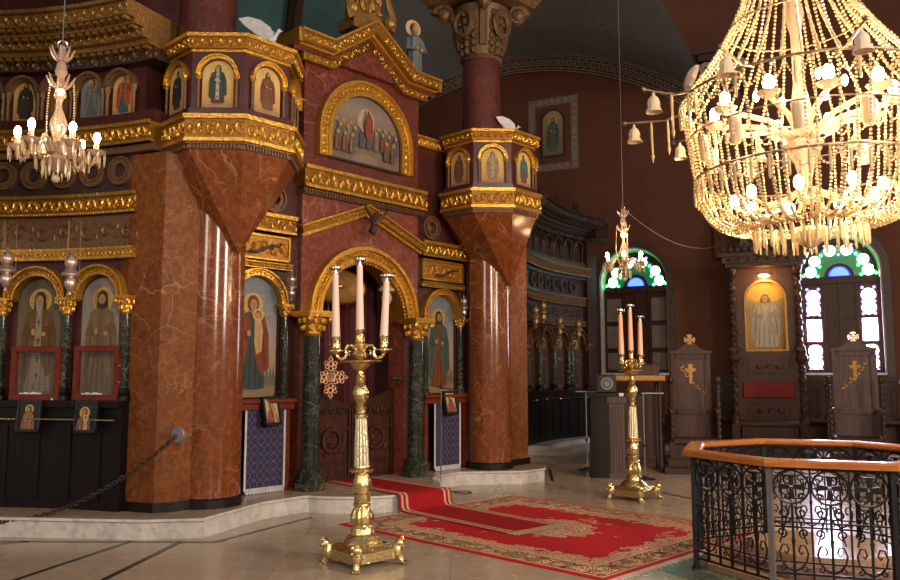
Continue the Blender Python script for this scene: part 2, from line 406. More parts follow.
def window(n, tc, lit):
    root = thing('window_%d' % n, 'arched stained glass window with pale lit side panes' if lit else 'arched stained glass window with closed brown shutters below', None, WALL(tc, 0, 0), WR); root['kind'] = 'structure'
    m = MB(); m.mat(M['darkwood'])
    m.prism([(-R1, SILL), (R1, SILL), (R1, ZS)] + [(R1 * cos(pi * i / 24), ZS + R1 * sin(pi * i / 24)) for i in range(1, 24)] + [(-R1, ZS)], .34, .42)
    m.box(-R1, R1, .26, .36, ZS - .26, ZS - .16); m.box(-.04, .04, .28, .36, SILL, ZS - .2)
    for x in (-.34, .34, -.8, .8): m.box(x - .03, x + .03, .28, .36, SILL, ZS - .2)
    for z in (SILL + .04, 2.36, 2.96): m.box(-R1, R1, .30, .36, z - .03, z + .03)
    m.arch(0, ZS, .70, .78, .28, .36); m.arch(0, ZS - .1, .24, .29, .28, .36)
    m.build('window_frame', None, root)
    rv = MB(); rv.mat(M['reveal'])
    rv.arch(0, ZS, R1 - .03, R1 + .004, .02, .34, ZS - SILL, 28); rv.box(-R1, R1, -.03, .34, SILL - .05, SILL)
    rv.build('reveal', None, root)
    mo = MB(); mo.mat(M['carved']); mo.arch(0, ZS, R1, R1 + .16, -.05, .03, ZS - .1, 28); mo.build('moulding', None, root)
    def pane_or_glow(mat, fn):
        p = MB(); p.mat(mat); fn(p); p.build('glass_pane', None, root)  # glass_pane also names the added bloom and edge glow pieces
    for sx in (-1, 1):
        pane_or_glow(M['wc'], lambda p: disc(p, sx * .60, ZS + .02, .125, .31)); pane_or_glow(M['wc'], lambda p: disc(p, sx * .50, ZS + .27, .12, .31))
        pane_or_glow(M['ww'] if lit else M['wc'], lambda p: disc(p, sx * .175, ZS + .50, .12, .31))
        for (x, z) in ((.72, ZS + .16), (.40, ZS + .14), (.36, ZS + .40), (.64, ZS + .36), (.75, ZS - .06), (.45, ZS - .08)):
            pane_or_glow(M['wg'], lambda p: disc(p, sx * x, z, .035, .31, 8))
        for (x, z) in ((0, ZS + .60), (0, ZS + .40), (.28, ZS + .62)): pane_or_glow(M['wp'], lambda p: disc(p, sx * x + .001 * sx, z, .03, .31, 8))
    pane_or_glow(M['glow_g'], lambda p: p.arch(0, ZS - .1, .30, .70, .325, .345, 0, 24)); pane_or_glow(M['edge_g'], lambda p: p.arch(0, ZS, .785, .825, .30, .335, 0, 28)); pane_or_glow(M['glow_b'], lambda p: disc(p, 0, ZS - .09, .245, .315, 14, 0, pi))  # bloom around the panes and lit arch edge, added as emissive pieces
    for sx in (-1, 1): pane_or_glow(M['edge_p'] if lit else M['edge_g'], lambda p: p.box(*sorted((sx * .835, sx * .80)), .30, .335, SILL + .05 if lit else 3.2, ZS))  # lit jamb edges put in as glowing strips
    pane_or_glow(M['wb'], lambda p: disc(p, 0, ZS - .09, .2, .30, 14, 0, pi))
    for sx in (-1, 1):
        if lit:
            for z in (3.45, 3.16, 2.20, 1.92): pane_or_glow(M['ww'], lambda p: disc(p, sx * .57, z, .145, .31))
            pane_or_glow(M['ww'], lambda p: p.box(sx * .57 - .15, sx * .57 + .15, .31, .33, 2.42, 2.92))
            for z in (3.62, 3.30, 3.02, 2.36, 2.06, 1.77):
                for q in (-.12, .12): pane_or_glow(M['wp'] if z < 2 else M['wp'], lambda p: disc(p, sx * .57 + q, z, .035, .31, 8))
        else:
            for z0, z1 in ((2.98, 3.62), (2.30, 2.92), (1.76, 2.24)):
                q = MB(); q.mat(M['curtained']); q.box(sx * .57 - .19, sx * .57 + .19, .29, .34, z0, z1)
                q.mat(M['darkwood']); q.box(sx * .57 - .2, sx * .57 + .2, .285, .345, z1 - .03, z1); q.box(sx * .57 - .2, sx * .57 + .2, .285, .345, z0, z0 + .03); q.build('shutter_panel', None, root)
window(1, 0, False); window(2, T2, True)
# frieze following the great arch, the vault above it, pilaster on the right
CT, CZ, RB = -3.4, 2.05, 8.3
A0 = math.acos((2.1 - CT) / RB); A1 = radians(165)
fr = MB(); fr.mat(M['carved']); fr.arch(CT, CZ, RB - .42, RB + .06, -.05, .02, 0, 60, A0, A1)
M['friezelight'] = plain('grey_painted_ornament', (.30, .22, .18), .6)
fr.mat(M['friezelight'])
for r in (RB - .40, RB - .33, RB - .03, RB + .03): fr.arch(CT, CZ, r - .012, r + .012, -.06, 0, 0, 60, A0, A1)
nn = 74
for i in range(nn):
    a = A0 + (A1 - A0) * (i + .5) / nn
    x, z = CT + (RB - .18) * cos(a), CZ + (RB - .18) * sin(a)
    fr.arch(x, z, .065, .09, -.065, 0, 0, 8, 0, 2 * pi); fr.ell((x, -.05, z), (.03, .02, .03), 5, 4)
    a2 = a + (A1 - A0) / nn / 2
    for r in (RB - .26, RB - .10): fr.ell((CT + r * cos(a2), -.05, CZ + r * sin(a2)), (.035, .02, .035), 5, 4)
struct(fr.build('trim_20', None, None, (4.6, 20, 0), WR), 'ornamental painted frieze under the vault')
cb = MB(); vs = []; fs = []
n = 48; Ls = [0.0, 2, 4, 6, 8]
for L_ in Ls:
    for i in range(n + 1):
        a = A0 + (A1 - A0) * i / n; vs.append((CT + (RB + .05) * cos(a), -L_, CZ + (RB + .05) * sin(a)))
for k in range(len(Ls) - 1):
    for i in range(n): fs.append((k * (n + 1) + i, k * (n + 1) + i + 1, (k + 1) * (n + 1) + i + 1, (k + 1) * (n + 1) + i))
cb.add(vs, fs); struct(cb.build('ceiling', M['teal'], None, (4.6, 20, 0), WR), 'teal painted vault with dark stars')
# a second vault bay on the right, over the pilaster
c2 = MB(); c2.box(2.3, 14, -9, .3, 11.2, 11.4); struct(c2.build('ceiling_bay', M['teal'], None, (4.6, 20, 0), WR, 0), 'teal ceiling over the right bay')
pb = MB(); pb.mat(M['wall']); pb.box(2.05, 2.75, -.35, .1, 4.4, 8.4); pb.build
pt = thing('trim_22', 'brown wall pilaster with carved capital behind the chandelier', None, WALL(0), WR); pt['kind'] = 'structure'
pb.build('shaft', None, pt, smooth=0)
pc = MB(); pc.mat(M['carved'])
for k, (d, z0, z1) in enumerate(((.04, 8.4, 8.5), (.10, 8.5, 9.2), (.2, 9.2, 9.35), (.28, 9.35, 9.5))): pc.box(2.05 - d, 2.75 + d, -.35 - d, .1, z0, z1)
pc.mat(M['friezelight'])
for x in (2.02, 2.78): pc.arch(x, 9.0, .05, .16, -.52, -.44, 0, 14, 0, 2 * pi)
pc.relief(2.05, 2.75, 8.5, 8.9, -.45); pc.build('capital', None, pt)
# dark walls behind the altar screen
db = MB(); db.box(-9, -2.95, 10.3, 10.6, 0, 11); struct(db.build('wall_north', M['deepmarble'], smooth=0), 'dark stone wall behind the left screen')
ab = MB(); vs = []; fs = []
for i in range(25):
    a = radians(40 + 150 * i / 24); x, y = 5.0 * cos(a), 5.0 * sin(a)
    for j in range(9):
        q = j / 8 * radians(62); vs.append((x * cos(q), y * cos(q), 5.6 + 4.6 * sin(q)) if j else (x, y, 3.5))
for i in range(24):
    for j in range(8): fs.append((i * 9 + j, i * 9 + j + 1, (i + 1) * 9 + j + 1, (i + 1) * 9 + j))
ab.add(vs, fs); M['apseteal'] = plain('deep_teal_plaster', (.050, .125, .13), .7, 0, (.035, .085, .09), 1.5)
struct(ab.build('wall_apse', M['apseteal'], None, UVW(0, -1.2), TH), 'teal half dome of the apse behind the altar screen')
rr = MB(); rr.mat(M['carved'])
for ang in (62, 100, 138):
    a = radians(ang)
    rr.tube([(4.9 * cos(a) * cos(q), 4.9 * sin(a) * cos(q), 5.6 + 4.5 * sin(q)) for q in [radians(62) * k / 10 for k in range(11)]], .16, 6)
struct(rr.build('trim_23', None, None, UVW(0, -1.2), TH), 'carved dark ribs of the apse dome')
# ------------------------------------------------------------------ painted icons
SKIN = (.42, .23, .12); HALO = (.62, .42, .12)
def ellp(cx, cz, rx, rz, n=14): return [(cx + rx * cos(2 * pi * i / n), cz + rz * sin(2 * pi * i / n)) for i in range(n)]
class Pic:
    """layers of paint on a panel that faces -y"""
    def __init__(s, y): s.mb = MB(); s.y = y; s.k = 0; s.hw = None
    def poly(s, c, p):
        s.k += 1
        if s.hw:                       # keep the painting inside its panel
            for ax, lim, sg in ((0, s.hw, 1), (0, -s.hw, -1), (1, .003, -1)):
                q = []
                for i in range(len(p)):
                    a, b = p[i - 1], p[i]; ia, ib = sg * (lim - a[ax]) >= 0, sg * (lim - b[ax]) >= 0
                    if ia != ib:
                        f = (lim - a[ax]) / (b[ax] - a[ax]); q.append((a[0] + f * (b[0] - a[0]), a[1] + f * (b[1] - a[1])))
                    if ib: q.append(b)
                p = q
                if len(p) < 3: return
        s.mb.mat(paint(c)); s.mb.flat(p, s.y - .0006 * s.k)
    def backdrop(s, w, h, arched, cols, y1):
        r = w / 2; zs = h - r if arched else h; s.hw = r - .002
        out = [(-r, 0), (r, 0), (r, zs)] + ([(r * cos(pi * i / 16), zs + r * sin(pi * i / 16)) for i in range(1, 16)] if arched else []) + [(-r, zs)]
        s.mb.mat(paint(cols[0])); s.mb.prism(out, s.y, y1)
        n = 14
        def hw(z): return r if z <= zs or not arched else sqrt(max(0, r * r - (z - zs) ** 2))
        s.k += 1
        for i in range(n):
            z0, z1 = h * i / n, h * (i + 1) / n; zz = [z0 + (z1 - z0) * q / 3 for q in range(4)]
            t = i / (n - 1) * (len(cols) - 1); a = min(int(t), len(cols) - 2); f = t - a
            c = tuple(cols[a][j] * (1 - f) + cols[a + 1][j] * f for j in range(3))
            s.mb.mat(paint(c)); s.mb.flat([(hw(z) - .001, z) for z in zz] + [(-hw(z) + .001, z) for z in reversed(zz) if hw(z) > .002], s.y - .0006)
    def figure(s, cx, z0, H, robe, wide=1.0, **k): s.sx = wide; s._fig(cx, z0, H, robe, **k)
    def _fig(s, cx, z0, H, robe, mantle, hair=(.06, .03, .015), beard=0, stole=None, hood=False, child=False, under=None, wings=False, halo=HALO, book=False, turn=0):
        u = H / 7.6
        P = lambda pts: [(cx + x * u * s.sx, z0 + z * u) for x, z in pts]
        D = lambda c, k: tuple(x * k for x in c)
        if wings:
            for sg in (-1, 1):
                s.poly((.34, .25, .14), P([(sg * .3, 6.0), (sg * 1.5, 6.9), (sg * 2.1, 6.2), (sg * 2.2, 4.6), (sg * 1.6, 3.6), (sg * .8, 4.2)]))
                for q in range(3): s.poly((.24, .17, .09), P([(sg * (1.0 + .3 * q), 6.2 - .2 * q), (sg * (1.08 + .3 * q), 6.2 - .2 * q), (sg * (1.3 + .25 * q), 4.2 + .2 * q), (sg * (1.22 + .25 * q), 4.2 + .2 * q)]))
        s.poly(halo, ellp(cx, z0 + 6.85 * u, .86 * u, .86 * u, 20)); s.poly(D(halo, .72), ellp(cx, z0 + 6.85 * u, .74 * u, .74 * u, 20))
        if hood: s.poly(mantle, ellp(cx, z0 + 6.85 * u, .52 * u, .68 * u))
        else: s.poly(hair, ellp(cx, z0 + 6.92 * u, .45 * u, .58 * u)); s.poly(hair, P([(-.44, 6.9), (.44, 6.9), (.5, 6.2), (-.5, 6.2)]))
        # feet, tunic
        s.poly(D(SKIN, .7), P([(-.6, .05), (-.1, .05), (-.12, .35), (-.5, .35)])); s.poly(D(SKIN, .7), P([(.6, .05), (.1, .05), (.12, .35), (.5, .35)]))
        base = under or robe
        s.poly(base, P([(-.25, 6.2), (.25, 6.2), (.85, 5.9), (1.0, 5.0), (.85, 3.6), (1.05, .35), (.4, .22), (-.4, .22), (-1.0, .35), (-.8, 3.6), (-1.0, 5.0), (-.85, 5.9)]))
        for x in (-.55, -.2, .18, .5): s.poly(D(base, .6), P([(x, 3.6), (x + .1, 3.6), (x * 1.3 + .1, .4), (x * 1.3 - .02, .4)]))
        # mantle with a diagonal front
        s.poly(mantle, P([(-.3, 6.3), (-.95, 5.9), (-1.3, 4.4), (-1.35, 1.5), (-.85, .9), (-.45, 3.2), (-.18, 5.2)]))
        s.poly(mantle, P([(.3, 6.3), (.95, 5.9), (1.3, 4.4), (1.38, 1.9), (.7, 1.3), (.1, 3.0), (.12, 5.2)]))
        for sg in (-1, 1):
            s.poly(D(mantle, .58), P([(sg * .75, 5.2), (sg * .85, 5.2), (sg * 1.05, 2.0), (sg * .93, 2.0)])); s.poly(D(mantle, 1.35), P([(sg * .5, 5.8), (sg * .6, 5.8), (sg * .72, 3.6), (sg * .62, 3.6)]))
        s.poly(D(mantle, .75), P([(-1.3, 4.3), (-.3, 4.0), (-.25, 4.5), (-1.1, 5.0)])); s.poly(D(mantle, .8), P([(1.3, 4.3), (.3, 4.4), (.25, 4.9), (1.1, 5.1)]))
        if stole:
            s.poly(stole, P([(-.22, 6.0), (.22, 6.0), (.28, .9), (-.28, .9)]))
            for z in (5.2, 3.9, 2.6, 1.4):
                s.poly(D(stole, .3), P([(-.05, z - .25), (.05, z - .25), (.05, z + .25), (-.05, z + .25)])); s.poly(D(stole, .3), P([(-.17, z), (.17, z), (.17, z + .1), (-.17, z + .1)]))
        # neck, face, features
        s.poly(D(SKIN, .8), P([(-.16, 6.0), (.16, 6.0), (.16, 6.5), (-.16, 6.5)]))
        s.poly(SKIN, ellp(cx + turn * .05 * u, z0 + 6.78 * u, .31 * u, .44 * u))
        if beard: s.poly(tuple(min(1, x) for x in (hair if beard == 1 else (.32, .28, .24))), P([(-.3, 6.7), (-.26, 6.3), (0, 6.0 if beard == 1 else 5.6), (.26, 6.3), (.3, 6.7), (.12, 6.5), (-.12, 6.5)]))
        for sg in (-1, 1):
            s.poly((.03, .02, .015), ellp(cx + (sg * .13 + turn * .05) * u, z0 + 6.84 * u, .06 * u, .035 * u, 8))
        s.poly(D(SKIN, .62), P([(-.03 + turn * .05, 6.84), (.04 + turn * .05, 6.84), (.06 + turn * .05, 6.62), (-.05 + turn * .05, 6.62)]))
        s.poly((.25, .07, .05), ellp(cx + turn * .05 * u, z0 + 6.53 * u, .09 * u, .03 * u, 8))
        # hands
        s.poly(SKIN, ellp(cx - .38 * u, z0 + 4.55 * u, .17 * u, .26 * u, 10))
        if book:
            s.poly((.4, .28, .08), P([(.15, 4.2), (.8, 4.35), (.72, 5.2), (.1, 5.05)])); s.poly((.3, .05, .03), P([(.25, 4.35), (.68, 4.45), (.62, 5.05), (.2, 4.95)]))
        s.poly(SKIN, ellp(cx + .45 * u, z0 + 4.4 * u, .2 * u, .17 * u, 10))
        if child:
            s.poly((.48, .30, .14), P([(.1, 5.6), (.6, 5.7), (.8, 4.8), (.7, 3.2), (.3, 2.9), (.1, 3.8)])); s.poly(D((.48, .30, .14), .7), P([(.4, 5.2), (.48, 5.2), (.55, 3.3), (.45, 3.3)]))
            s.poly(D(halo, .9), ellp(cx + .42 * u, z0 + 6.0 * u, .5 * u, .5 * u)); s.poly((.16, .08, .03), ellp(cx + .42 * u, z0 + 6.0 * u, .3 * u, .34 * u)); s.poly(SKIN, ellp(cx + .4 * u, z0 + 5.93 * u, .24 * u, .28 * u))
            s.poly(SKIN, ellp(cx + .15 * u, z0 + 5.0 * u, .13 * u, .1 * u))
def icon(name, label, loc, rz, w, h, fig, cols, arched=True, group=None, frame=None, thick=.02, ground=None, extra=None, cat='icon', tilt=None):
    root = thing(name, label, cat, loc, rz, group)
    if tilt: root.rotation_euler = (tilt, 0, rz)
    p = Pic(-.005); p.backdrop(w, h, arched, cols, thick)
    if ground: p.poly(ground, [(-w / 2 + .002, .002), (w / 2 - .002, .002), (w / 2 - .002, h * .09), (-w / 2 + .002, h * .07)])
    if extra: extra(p, w, h)
    for f in fig: p.figure(**f)
    p.mb.build('painted_panel', None, root, smooth=0)
    if frame:
        m, fw, fd = frame; f = MB(); f.mat(m)
        if arched: f.arch(0, h - w / 2, w / 2 - .004, w / 2 + fw, -fd, thick, h - w / 2, 20)
        else:
            f.box(-w / 2 - fw, -w / 2 + .003, -fd, thick, -fw, h + fw); f.box(w / 2 - .003, w / 2 + fw, -fd, thick, -fw, h + fw); f.box(-w / 2, w / 2, -fd, thick, h - .003, h + fw)
        f.box(-w / 2 - fw, w / 2 + fw, -fd, thick, -fw, .003)
        f.build('frame', None, root)
    return root
GOLDBG = [(.42, .22, .08), (.52, .32, .10), (.58, .40, .14), (.50, .34, .12)]
DIMBG = [(.12, .07, .03), (.16, .10, .04), (.2, .14, .05), (.16, .11, .04)]
SKY = [(.16, .12, .075), (.36, .25, .18), (.33, .28, .26), (.24, .26, .28), (.19, .22, .25)]
# ------------------------------------------------------------------ central altar screen
SC = UVW(.06, 0)
screen = thing('altar_screen', 'central red marble and gilded altar screen between the two pillars with pediment', 'altar screen', SC, TH)
F = .30     # y of the main face (v = -.30)
def arcpts(cx, cz, r, a0, a1, n): return [(cx + r * cos(a0 + (a1 - a0) * i / n), cz + r * sin(a0 + (a1 - a0) * i / n)) for i in range(n + 1)]
b = MB(); b.mat(M['pinkmarble'])
b.prism([(-1.08, .2), (-.82, .2), (-.82, 2.45)] + arcpts(0, 2.45, .82, pi, 0, 24)[1:-1] + [(.82, 2.45), (.82, .2), (1.08, .2), (1.08, 4.2), (-1.08, 4.2)], F, F + .35)
b.build('portal_body', None, screen, smooth=0)
b = MB(); b.mat(M['darkmarble'])
b.prism([(-1.08, 4.2), (1.08, 4.2), (1.08, 5.98), (.66, 5.98), (0, 6.44), (-.66, 5.98), (-1.08, 5.98)], F, F + .5); b.box(-1.16, -1.06, F + .1, F + .6, 4.2, 5.9)
b.build('pediment_body', None, screen, smooth=0)
def raking(path, tiers, name, mat, rel=None):
    """moulding following an outline in x,z; tiers = (below, above, out)"""
    m = MB(); m.mat(mat)
    n = len(path)
    def off(k, d):
        p = path[k]
        def nr(a, c):
            dx, dz = c[0] - a[0], c[1] - a[1]; L = sqrt(dx * dx + dz * dz); return (-dz / L, dx / L)
        n1 = nr(path[k - 1], p) if k else nr(p, path[1]); n2 = nr(p, path[k + 1]) if k < n - 1 else n1
        kk = 1 + n1[0] * n2[0] + n1[1] * n2[1]
        return (p[0] + (n1[0] + n2[0]) / kk * d, p[1] + (n1[1] + n2[1]) / kk * d)
    for d0, d1, o in tiers:
        m.mat(M['goldbase'] if d1 - d0 > .05 else mat)
        m.prism([off(k, d0) for k in range(n)] + [off(k, d1) for k in reversed(range(n))], F - o, F + .02)
        m.mat(mat)
        for k in range(n - 1):
            a, c = path[k], path[k + 1]; L = sqrt((c[0] - a[0]) ** 2 + (c[1] - a[1]) ** 2); ang = math.atan2(c[1] - a[1], c[0] - a[0])
            i = m.mark(); m.relief(.02, L - .02, d0 + .012, d1 - .012, F - o, None, (d1 - d0) * 1.0)
            m.apply(i, lambda x, y, z: (a[0] + x * cos(ang) - z * sin(ang), y, a[1] + x * sin(ang) + z * cos(ang)))
    return m
PZ = .13
pp = [(-1.32, 6.02 - PZ), (-.68, 6.02 - PZ), (0, 6.49 - PZ), (.68, 6.02 - PZ), (1.34, 6.02 - PZ)]
m = raking([(-1.14, 6.02 - PZ)] + pp[1:4] + [(1.18, 6.02 - PZ)], [(-.02, .11, .10)], '', M['gold'])
m.box(-1.18, -1.12, F - .1, F + .6, 6.0 - PZ, 6.13 - PZ); m.build('lower_cornice', None, screen)
m = raking(pp, [(.14, .17, .16), (.17, .30, .24), (.30, .33, .28)], '', M['gold'])
m.box(-1.36, -1.30, F - .24, F + .7, 6.16 - PZ, 6.35 - PZ); m.box(1.3, 1.36, F - .24, F + .5, 6.16 - PZ, 6.35 - PZ); m.build('upper_cornice', None, screen)
m = MB(); m.mat(M['darkmarble']); m.prism([(x, z - PZ) for x, z in [(-1.34, 6.1), (1.34, 6.1), (1.34, 6.35), (.68, 6.35), (0, 6.81), (-.68, 6.35), (-1.34, 6.35)]], F - .1, F + .6); m.build('cornice_core', None, screen, smooth=0)
# finial over the peak
m = MB(); m.mat(M['dullgold']); m.box(-.32, .32, F - .1, F + .25, 6.75, 6.92); m.prism([(-.26, 6.9), (.26, 6.9), (.2, 7.6), (-.2, 7.6)], F - .05, F + .2)
for sg in (-1, 1):
    m.tube([(sg * (.36 + .06 * sin(q * .9)), F - .12, 6.85 + q * .1) for q in range(8)], .07, 6, False, .03); m.ell((sg * .36, F - .12, 6.98), .1, 8, 6)
m.relief(-.2, .2, 7.0, 7.4, F - .06); m.apply(0, lambda x, y, z: (x, y, z - PZ)); m.build('finial', None, screen)
# lunette
m = MB(); m.mat(M['gold']); LZ = 4.98
m.arch(0, LZ, .66, .72, F - .09, F + .02, .34, 28); m.arch(0, LZ, .72, .84, F - .06, F + .02, .34, 28); m.arch(0, LZ, .84, .88, F - .10, F + .02, .34, 28)
for i in range(30):
    a = pi * (i + .5) / 30; j = m.mark(); m.relief(-.045, .045, -.055, .055, F - .06, .012); m.apply(j, lambda x, y, z: (.78 * cos(a) + z * cos(a) - x * sin(a), y, LZ + .78 * sin(a) + z * sin(a) + x * cos(a)))
for sg in (-1, 1): 
    for q in range(3): m.ell((sg * .78, F - .065, LZ - .06 - .11 * q), (.04, .02, .045), 6, 4)
m.build('lunette_arch', None, screen)
# broad gold band under the lunette, dentils below
def band(m, x0, x1, z0, z1, y, gold=None, n=6, dent=True):
    m.mat(gold or M['gold']); h = z1 - z0
    m.mat(M['goldbase'] if m.mats and (gold or M['gold']) is M['gold'] else (gold or M['gold'])); m.box(x0, x1, y, y + .25, z0, z1, n); m.mat(gold or M['gold']); m.box(x0 - .0, x1, y - .035, y + .2, z1 - h * .16, z1, n); m.box(x0, x1, y - .025, y + .2, z0, z0 + h * .13, n)
    m.relief(x0, x1, z0 + h * .15, z1 - h * .18, y)
m = MB(); band(m, -1.12, 1.16, 4.14, 4.44, F - .10); m.build('gold_band', None, screen)
m = MB(); m.mat(M['bronze']); m.box(-1.1, 1.14, F - .06, F + .1, 4.06, 4.14)
for i in range(46): m.box(-1.09 + i * .0485, -1.065 + i * .0485, F - .085, F - .05, 4.07, 4.125)
m.build('dentil_course', None, screen, smooth=0)
# gable moulding over the portal and the dark hooked bracket at its peak
m = raking([(-1.1, 3.47), (0, 3.90), (1.1, 3.47)], [(0, .045, .06), (.045, .13, .10), (.13, .155, .13)], '', M['gold']); m.build('gable_moulding', None, screen)
m = MB(); m.mat(M['carved'])
m.tube([(.02, F - .12, 3.66), (.02, F - .2, 3.78), (.0, F - .26, 3.92)], .035, 6)
for sg in (-1, 1): m.tube([(0, F - .2, 3.75), (sg * .07, F - .24, 3.86), (sg * .15, F - .27, 3.91), (sg * .21, F - .26, 3.98), (sg * .17, F - .26, 4.0)], .03, 6, False, .012)
m.ell((0, F - .2, 3.68), (.05, .05, .08), 8, 6); m.build('hooked_bracket', None, screen)
# portal arch
m = MB(); m.mat(M['gold'])
m.arch(0, 2.45, .79, .84, F - .10, F + .3, 0, 32); m.arch(0, 2.45, .84, .95, F - .07, F + .02, 0, 32); m.arch(0, 2.45, .95, 1.0, F - .12, F + .02, 0, 32)
for i in range(36):
    a = pi * (i + .5) / 36; j = m.mark(); m.relief(-.04, .04, -.045, .045, F - .07, .011); m.apply(j, lambda x, y, z: ((.895 + z) * cos(a) - x * sin(a), y, 2.45 + (.895 + z) * sin(a) + x * cos(a)))
m.arch_beads(0, 2.45, .775, F - .04, .028, 44); m.build('portal_arch', None, screen)
# side bays with icon niches
def small_arch(m, cx, zs, r0, r1, y, t=.06):
    m.arch(cx, zs, r0, r0 + (r1 - r0) * .22, y - t, y + .1, 0, 20); m.arch(cx, zs, r0 + (r1 - r0) * .22, r1 - (r1 - r0) * .2, y - t * .7, y + .1, 0, 20); m.arch(cx, zs, r1 - (r1 - r0) * .2, r1, y - t * 1.2, y + .1, 0, 20)
    m.arch_beads(cx, zs, (r0 + r1) / 2, y - t * .7, (r1 - r0) * .2, 22)
def capital(m, x, y, z0, z1, r):
    h = z1 - z0
    m.lathe([(r, z0), (r * 1.15, z0 + h * .06), (r * 1.0, z0 + h * .12), (r * 1.05, z0 + h * .4), (r * 1.5, z0 + h * .78), (r * 1.55, z0 + h * .82)], 14, x, y)
    m.box(x - r * 1.75, x + r * 1.75, y - r * 1.75, y + r * 1.75, z0 + h * .82, z1)
    for k in range(8):
        a = 2 * pi * k / 8 + pi / 8
        for hh, rr in ((.35, 1.25), (.65, 1.5)): m.ell((x + r * rr * cos(a + hh), y + r * rr * sin(a + hh), z0 + h * hh), (r * .32, r * .32, h * .16), 6, 4)
    for sx in (-1, 1): m.ell((x + sx * r * 1.5, y - r * 1.5, z0 + h * .72), (r * .4, r * .4, h * .14), 7, 5)
def column(m, x, y, z0, z1, r, shaft, base, cap, ch=.2, bh=.14):
    m.mat(base); m.lathe([(r * 1.7, z0), (r * 1.7, z0 + bh * .35), (r * 1.35, z0 + bh * .45), (r * 1.55, z0 + bh * .65), (r * 1.15, z0 + bh)], 16, x, y)
    m.mat(shaft); m.lathe([(r * 1.03, z0 + bh), (r, z0 + bh + .2 * (z1 - z0)), (r * .92, z1 - ch)], 16, x, y)
    m.mat(cap); capital(m, x, y, z1 - ch, z1, r)
SB = F + .10
for sg in (-1, 1):
    cx = sg * 1.69; r = .35
    xs = sorted((sg * 1.06, sg * 2.3))
    m = MB(); m.mat(M['deepmarble'])
    m.prism([(xs[0], 1.34), (cx - r, 1.34), (cx - r, 2.56)] + arcpts(cx, 2.56, r, pi, 0, 16)[1:-1] + [(cx + r, 2.56), (cx + r, 1.34), (xs[1], 1.34), (xs[1], 5.3), (xs[0], 5.3)], SB, SB + .3)
    m.box(xs[0], xs[1], SB + .28, SB + .36, .2, 5.3); m.build('side_bay', None, screen, smooth=0)
    m = MB(); m.mat(M['redwood'])
    for x in (cx - .47, cx + .40): m.box(x, x + .07, SB - .12, SB + .28, .2, 1.27)
    m.box(cx - .5, cx + .5, SB - .16, SB + .2, 1.22, 1.30); m.bbox(cx - .52, cx + .52, SB - .2, SB + .2, 1.30, 1.355, .012)
    m.mat(M['blackwood']); m.box(cx - .42, cx + .42, SB - .02, SB + .28, .2, 1.24); m.mat(M['darkwood']); m.box(cx - .4, cx + .4, SB - .04, SB, .2, .34)
    m.build('icon_ledge', None, screen)
    m = MB(); m.mat(M['gold']); small_arch(m, cx, 2.56, .345, .44, SB, .07); m.build('niche_arch', None, screen)
    for dx in (-.40, .40):
        m = MB(); column(m, cx + dx, SB - .05, 1.355, 2.56, .05, M['greenmarble'], M['greenmarble'], M['gold'], .16, .1); m.build('niche_column', None, screen)
    xa, xb = cx - .5, cx + .48
    m = MB(); band(m, xa, xb, 3.0, 3.08, SB - .08); m.beads(xa, xb, 3.04, SB - .09, .018); m.build('gold_moulding', None, screen)
    m = MB(); m.mat(M['goldpanel']); m.box(xa + .03, xb - .03, SB - .05, SB + .02, 3.11, 3.43); m.mat(M['gold'])
    for z in (3.11, 3.41): m.box(xa + .03, xb - .03, SB - .08, SB, z, z + .025)
    for x in (xa + .03, xb - .055): m.box(x, x + .025, SB - .08, SB, 3.11, 3.43)
    m.mat(M['goldpanel']); m.relief(xa + .08, xb - .08, 3.15, 3.39, SB - .05, .014, .13); m.build('relief_panel', None, screen)
    m = MB(); m.mat(M['carved']); m.tube([(cx - .2, SB - .12, 3.2), (cx - .1, SB - .16, 3.19), (cx, SB - .17, 3.24), (cx + .1, SB - .17, 3.29), (cx + .22, SB - .16, 3.28), (cx + .25, SB - .15, 3.33)], .022, 6, False, .012); m.build('snake_hook', None, screen)
    m = MB(); band(m, xa - .02, xb + .02, 3.47, 3.70, SB - .12); m.mat(M['gold']); m.box(xa - .03, xb + .03, SB - .16, SB, 3.66, 3.71, 4); m.build('gold_cornice', None, screen)
    m = MB(); m.mat(M['bronze']); x = cx + (.2 if sg < 0 else -.25)
    for r0, r1, y in ((.165, .19, .06), (.12, .165, .03), (.09, .12, .06)): m.arch(x, 3.94, r0, r1, SB - y, SB + .01, 0, 22, 0, 2 * pi)
    m.ell((x, SB, 3.94), (.07, .03, .07), 12, 6); m.build('medallion', None, screen)
    m = MB(); m.mat(M['gold']); m.box(xs[0] if sg < 0 else xs[0], xs[1], SB - .06, SB + .1, 5.2, 5.34, 4); m.relief(xs[0], xs[1], 5.22, 5.33, SB - .06); m.box(xs[0], xs[1], SB - .1, SB, 5.33, 5.36)
    m.build('side_cornice', None, screen)
